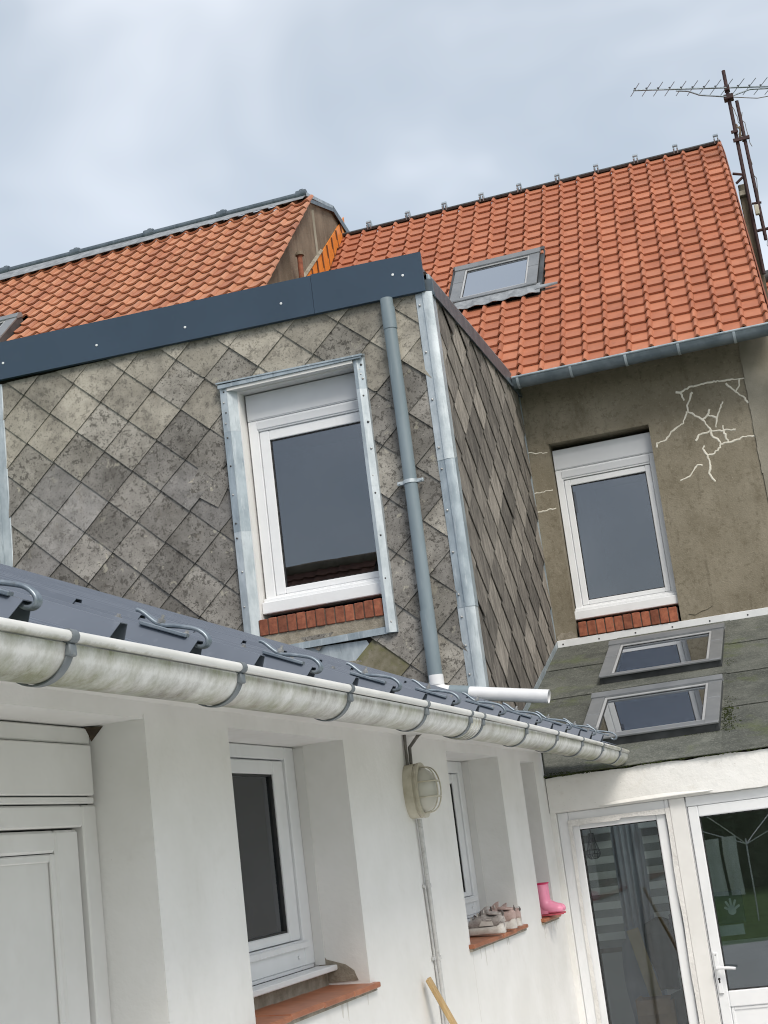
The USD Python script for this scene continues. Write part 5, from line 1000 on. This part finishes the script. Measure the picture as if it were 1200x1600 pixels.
# ================================================================== on the white wall
LP = thing('bulkhead_lamp', 'old cream oval bulkhead lamp with wire guard on the white wall', 'lamp', (WX, 7.05, 2.28))
lc = (7.05, 2.285)
def ell(a, b_, n=36): return [(lc[0] + a * math.copysign(abs(math.cos(t)) ** 0.85, math.cos(t)), lc[1] + b_ * math.copysign(abs(math.sin(t)) ** 0.85, math.sin(t))) for t in np.linspace(0, 2 * math.pi, n, endpoint=False)]
part(LP, 'base', fw([ext(Polygon(ell(0.108, 0.132)), 0.048, 0.0), ext(Polygon(ell(0.104, 0.128)), 0.014, 0.048)]), 'lamp_cream', smooth=35)
part(LP, 'rim', fw(ext(Polygon(ell(0.110, 0.134)).difference(Polygon(ell(0.090, 0.112))), 0.012, 0.060)), 'lamp_cream', smooth=35)
ic = trimesh.creation.icosphere(3, 1.0); v = ic.vertices; v = v[:, [0, 1, 2]]
ic.vertices = np.column_stack([lc[0] + v[:, 0] * 0.086, lc[1] + v[:, 1] * 0.108, 0.062 + v[:, 2] * 0.082])
part(LP, 'glass_cover', fw(ic), 'frosted', smooth=True)
gd = [] # guard
def gp(a, b_): 
    q = 1 - (a / 0.094) ** 2 - (b_ / 0.117) ** 2; return (lc[0] + a, lc[1] + b_, 0.064 + 0.090 * math.sqrt(max(q, 0)) ** 0.6)
for b_ in (-0.037, 0.037):
    h = 0.094 * math.sqrt(1 - (b_ / 0.117) ** 2); gd.append(tube([gp(h * math.cos(t), b_) for t in np.linspace(math.pi, 0, 17)], 0.0036, 6))
for a in (-0.03, 0.03):
    h = 0.117 * math.sqrt(1 - (a / 0.094) ** 2); gd.append(tube([gp(a, h * math.cos(t)) for t in np.linspace(math.pi, 0, 17)], 0.0036, 6))
part(LP, 'wire_guard', fw(gd), 'lamp_cream', smooth=50)
part(LP, 'conduit', [tube([(WX + 0.02, 7.09, 2.15), (WX + 0.02, 7.10, 1.8), (WX + 0.018, 7.12, 1.4), (WX + 0.018, 7.15, 0.2)], 0.0125, 10), tube([(WX + 0.010, 7.075, 1.83), (WX + 0.009, 7.10, 1.4), (WX + 0.009, 7.13, 0.2)], 0.006, 8)], 'conduit', smooth=50)
for z in (1.83, 1.49, 1.15):
    part(LP, 'conduit_clip', [bx(WX, WX + 0.012, 7.06, 7.155, z - 0.008, z + 0.008, 0.002), tube([(WX + 0.02, 7.10 + (1.83 - z) * 0.05, z - 0.009), (WX + 0.02, 7.10 + (1.83 - z) * 0.05, z + 0.009)], 0.016, 10)], 'conduit')
part(LP, 'cable', [tube([(WX + 0.015, 7.02, 2.40), (WX + 0.012, 7.03, 2.50), (WX + 0.012, 7.05, 2.66)], 0.008, 8), tube([(WX + 0.018, 7.07, 2.40), (WX + 0.018, 7.08, 2.50), (WX + 0.05, 7.15, 2.56), (WX + 0.10, 7.20, 2.60)], 0.009, 8)], 'cable_dark', smooth=50)
a, b_ = np.array([-2.070, 6.872, 1.418]), np.array([-1.50, 7.12, 0.0])
d = (b_ - a) / np.linalg.norm(b_ - a)
lath = bx(-0.026, 0.026, -0.010, 0.010, 0, np.linalg.norm(b_ - a), 0.003)
zx = d; xx = np.cross([1.0, 0.1, 0], zx); xx /= np.linalg.norm(xx); yy = np.cross(zx, xx)
lath.vertices = lath.vertices @ np.array([xx, yy, zx]) + a
single('wooden_lath', lath, 'pine_wood', 'pine lath leaning against the white wall under the lamp', 'wooden lath')

# shoes: heel towards the yard, toe towards the window
def sneaker(name_, label, y0, x_heel, up_mat, sc=1.0, rot=0.0):
    # stations along the foot, 0 heel .. 1 toe: half width, sole top, upper height
    L_ = 0.235 * sc; n = 17; S = []
    for t in np.linspace(0, 1, n):
        hw = np.interp(t, [0, 0.06, 0.25, 0.5, 0.72, 0.9, 1.0], [0.012, 0.030, 0.033, 0.034, 0.042, 0.034, 0.008]) * sc
        hh = np.interp(t, [0, 0.05, 0.15, 0.30, 0.42, 0.60, 0.8, 0.95, 1.0], [0.085, 0.098, 0.090, 0.088, 0.105, 0.088, 0.064, 0.045, 0.03]) * sc
        S.append((t * L_, hw, hh))
    def loft(fn, m=16):
        v, f = [], []
        for (x, hw, hh) in S:
            for k in range(m):
                a_ = 2 * math.pi * k / m; v.append(fn(x, hw, hh, a_))
        for i in range(n - 1):
            for k in range(m): f.append([i * m + k, i * m + (k + 1) % m, (i + 1) * m + (k + 1) % m, (i + 1) * m + k])
        f += [[0, k, k + 1, k + 1] for k in range(1, m - 1)] + [[(n - 1) * m, (n - 1) * m + k + 1, (n - 1) * m + k, (n - 1) * m + k] for k in range(1, m - 1)]
        q = tm((np.array(v), np.array(f))); q.fix_normals(); return q
    sole = loft(lambda x, hw, hh, a_: (x, (hw + 0.006 * sc) * math.copysign(abs(math.cos(a_)) ** 0.5, math.cos(a_)), (0.0185 + 0.0185 * math.copysign(abs(math.sin(a_)) ** 0.4, math.sin(a_))) * sc + (0.012 * sc if x > 0.9 * L_ else 0) * 1.0 + (0.010 * sc * max(0, math.sin(a_)) if x < 0.12 * L_ else 0)))
    upper = loft(lambda x, hw, hh, a_: (x, hw * math.cos(a_) * (1 - 0.35 * max(0, math.sin(a_)) ** 2), 0.026 * sc + (hh - 0.026 * sc) * (0.5 + 0.5 * math.sin(a_)) ** 0.75))
    def place(m):
        m = tm(m).copy(); v = m.vertices; c, s = math.cos(rot), math.sin(rot)
        X, Y = -v[:, 0] * c - v[:, 1] * s, -v[:, 0] * s + v[:, 1] * c
        m.vertices = np.column_stack([x_heel + X, y0 + Y, 1.497 + v[:, 2]]); m.invert() if False else None; m.fix_normals(); return m
    t = thing(name_, label, 'shoe', (x_heel - 0.11, y0, 1.497), 'shoes on the second tiled sill')
    part(t, 'upper', place(upper), up_mat, smooth=50); part(t, 'sole', place(sole), 'shoe_sole', smooth=50)
    part(t, 'heel_tab', place([hull([(0.004 * sc, yy_, z * sc) for yy_ in (-0.008, 0.008) for z in (0.07, 0.108)] + [(-0.006, yy_, 0.09 * sc) for yy_ in (-0.008, 0.008)])]), 'shoe_dark')
    part(t, 'collar', place(tube([(L_ * (0.19 + 0.15 * math.cos(a_)), 0.025 * sc * math.sin(a_), (0.096 + 0.005 * math.cos(a_)) * sc) for a_ in np.linspace(0, 2 * math.pi, 21)], 0.0065 * sc, 6)), up_mat, smooth=50)
    part(t, 'opening', place(hull([(L_ * (0.19 + 0.14 * math.cos(a_)), 0.023 * sc * math.sin(a_), z) for a_ in np.linspace(0, 6.283, 14) for z in (0.093 * sc, 0.0975 * sc)])), 'shoe_dark')
    part(t, 'tongue', place([hull([(L_ * 0.34, yy_, 0.09 * sc) for yy_ in (-0.02, 0.02)] + [(L_ * 0.31, yy_, 0.132 * sc) for yy_ in (-0.017, 0.017)] + [(L_ * 0.37, yy_, 0.128 * sc) for yy_ in (-0.017, 0.017)] + [(L_ * 0.6, yy_, 0.085 * sc) for yy_ in (-0.012, 0.012)])]), up_mat)
    for k in range(5):
        x = L_ * (0.40 + 0.075 * k); z = (0.116 - 0.0085 * k) * sc
        part(t, 'lace', place(tube([(x - 0.006, -0.026 * sc, z - 0.016), (x, -0.012, z + 0.002), (x + 0.006, 0.012, z + 0.003), (x, 0.026 * sc, z - 0.016)], 0.0038, 6)), 'shoe_dark' if k % 2 else 'shoe_sole', smooth=50)
    for s in (-1, 1):
        part(t, 'side_panel', place(hull([(L_ * a_, s * w * sc, z * sc) for a_, w, z in ((0.18, 0.0345, 0.04), (0.5, 0.036, 0.042), (0.42, 0.031, 0.075), (0.22, 0.031, 0.07))] + [(L_ * 0.35, s * 0.028 * sc, 0.05 * sc)])), 'shoe_sole')
    return t
sneaker('sneaker', 'worn grey white sneaker at the front of the second sill', 8.36, -2.035, 'shoe_mesh', 1.16, -0.12)
sneaker('sneaker', 'pinkish sneaker tucked behind the grey white one', 8.66, -2.035, 'shoe_pink', 1.22, 0.10)
sneaker('sneaker', 'pinkish sneaker nearest the far edge of the second sill', 8.86, -2.05, 'shoe_pink', 1.05, 0.05)
def rain_boot(label, y0, x0, rot):
    t = thing('rain_boot', label, 'boot', (x0, y0, 1.488), 'pink boots on the third sill')
    B_ = []; secs = []
    # body: sections in (x, z) stacked along a bent spine: shaft, ankle, foot
    for x, z, rx, rz, ang in ((-0.005, 0.195, 0.040, 0.036, 0), (-0.004, 0.17, 0.039, 0.035, 0), (-0.002, 0.13, 0.037, 0.034, 0), (0.0, 0.09, 0.036, 0.033, 4), (0.006, 0.068, 0.040, 0.033, 22), (0.022, 0.052, 0.042, 0.033, 48), (0.048, 0.042, 0.036, 0.035, 72), (0.078, 0.037, 0.030, 0.038, 86), (0.100, 0.036, 0.026, 0.036, 90), (0.114, 0.034, 0.021, 0.028, 90), (0.122, 0.032, 0.012, 0.016, 90), (0.125, 0.031, 0.003, 0.004, 90)):
        a_ = math.radians(ang); secs.append([(x + rx * math.cos(q) * math.cos(a_), rz * math.sin(q), max(0.014, z + rx * math.cos(q) * math.sin(a_))) for q in np.linspace(0, 2 * math.pi, 20, endpoint=False)])
    v = np.array(secs).reshape(-1, 3); f = []; n = len(secs)
    for i in range(n - 1):
        for k in range(20): f.append([i * 20 + k, (i + 1) * 20 + k, (i + 1) * 20 + (k + 1) % 20, i * 20 + (k + 1) % 20])
    heel = []
    def place(m):
        m = tm(m).copy(); v = m.vertices; c, s = math.cos(rot), math.sin(rot); v = v * [1.05, 1.05, 1.04]
        m.vertices = np.column_stack([x0 + v[:, 0] * c - v[:, 1] * s, y0 + v[:, 0] * s + v[:, 1] * c, 1.488 + v[:, 2]]); return m
    bt = tm((v, f)); bt.fix_normals()
    part(t, 'boot_body', place(bt), 'pink_rubber', smooth=60)
    part(t, 'heel', place(hull([(x, y, z) for x, y in ((-0.04, -0.022), (-0.044, 0.0), (-0.04, 0.022), (0.03, 0.03), (0.03, -0.03)) for z in (0.012, 0.058)])), 'pink_rubber', smooth=60)
    part(t, 'lining', place([tube([(-0.005 + 0.0405 * math.cos(q), 0.0365 * math.sin(q), 0.1955) for q in np.linspace(0, 2 * math.pi, 25)], 0.0045, 6), hull([(-0.005 + 0.038 * math.cos(q), 0.034 * math.sin(q), z) for q in np.linspace(0, 6.283, 16) for z in (0.185, 0.190)])]), 'magenta', smooth=50)
    part(t, 'boot_sole', place(hull([(x, s * w, z) for x, w in ((-0.043, 0.018), (-0.02, 0.030), (0.03, 0.027), (0.08, 0.037), (0.110, 0.026), (0.121, 0.006)) for s in (-1, 1) for z in (0.0, 0.010)])), 'sole_red')
    part(t, 'seam', place(tube([(0.020 - 0.0 * z, 0.031, z) for z in (0.08, 0.12, 0.19)], 0.0025, 5)), 'pink_rubber')
rain_boot('pink rubber boot nearer the yard on the third sill', 9.80, -2.105, -0.10)
rain_boot('pink rubber boot standing behind its twin on the third sill', 9.905, -2.115, 0.05)

# ================================================================== the yard behind the viewer, seen mirrored in the panes
OH = thing('opposite_house', 'tiled house across the yard, mirrored in the upper window', 'house', (-13, -9, 0))
part(OH, 'wall', bx(-20, -9.9, -14.5, -8.2, -0.1, 5.75), 'brick')
fo_ = Frame((0, -7.9, 5.66), (-1, 0, 0), (0, -math.cos(S45), math.sin(S45)), (0, math.sin(S45), math.cos(S45)))
ro = part(OH, 'roof', fo_([bx(9.75, 20, 0, 4.45, -0.1, -0.02)]), 'felt_backing')
ot = []
for r_ in range(0, 14):
    for c in range(0, 35): ot.append(fo_(tile_mesh(9.8 + c * 0.29, r_ * 0.31, 0.29, 0.34, P_WAVE, 0.04, 0.03)))
part(ro, 'roof_tiles', ot, 'old_brown_tile', smooth=38, kind='stuff')
part(ro, 'ridge', tube([fo_.pt(u, 4.42, 0.02) for u in (9.7, 20)], 0.13, 10), 'gable_render', smooth=50)
def leafmass(cx, cy, sx, sy, h, n, seed, leaf=0.16):
    q = np.random.RandomState(seed); P = np.column_stack([q.uniform(-1, 1, n) * sx + cx, q.uniform(-1, 1, n) * sy + cy, q.uniform(0.0, 1, n) ** 0.8 * h])
    keep = meshkit.fbm(P * [0.6, 0.6, 0.6], 3) * h * 1.25 > P[:, 2] * 0.72; P = P[keep]
    d = q.normal(size=(len(P), 3, 3)) * leaf; v = (P[:, None, :] + d).reshape(-1, 3); return trimesh.Trimesh(v, np.arange(len(v)).reshape(-1, 3), process=False)
struct('hedge', [leafmass(-2, -22.0, 18, 1.6, 5.5, 26000, 3, 0.10), bx(-20, 16, -23, -22.2, -0.1, 3.6)], 'hedge_leaf', kind='stuff', label='tall dark hedge closing the far side of the lawn', cat='hedge')
CD = thing('clothes_dryer', 'white rotary clothes dryer on the lawn mirrored in the wide door', 'clothes dryer', (-2.6, -5.5, 0))
dx, dy = -2.3, -8.9
part(CD, 'post', tube([(dx, dy, -0.1), (dx, dy, 1.45)], 0.014, 10), 'pole_white')
for k in range(4):
    t = math.radians(20 + 90 * k); part(CD, 'arm', tube([(dx, dy, 1.35), (dx + 1.5 * math.cos(t), dy + 1.5 * math.sin(t), 1.95)], 0.009, 8), 'pole_white')
for k, (xa, xb, y) in enumerate(((-3.0, -2.73, -8.0), (-2.67, -2.42, -8.05))):
    us = np.linspace(xa, xb, 20); poly = LineString([(u, y + 0.03 * math.sin(u * 24)) for u in us]).buffer(0.004); m = trimesh.creation.extrude_polygon(poly, 1.05, engine='earcut'); m.apply_translation((0, 0, 0.50))
    single('drying_sheet', m, 'sheet_cloth', ['wider pale sheet hanging from the clothes dryer', 'narrower pale sheet hanging from the clothes dryer'][k], 'sheet')
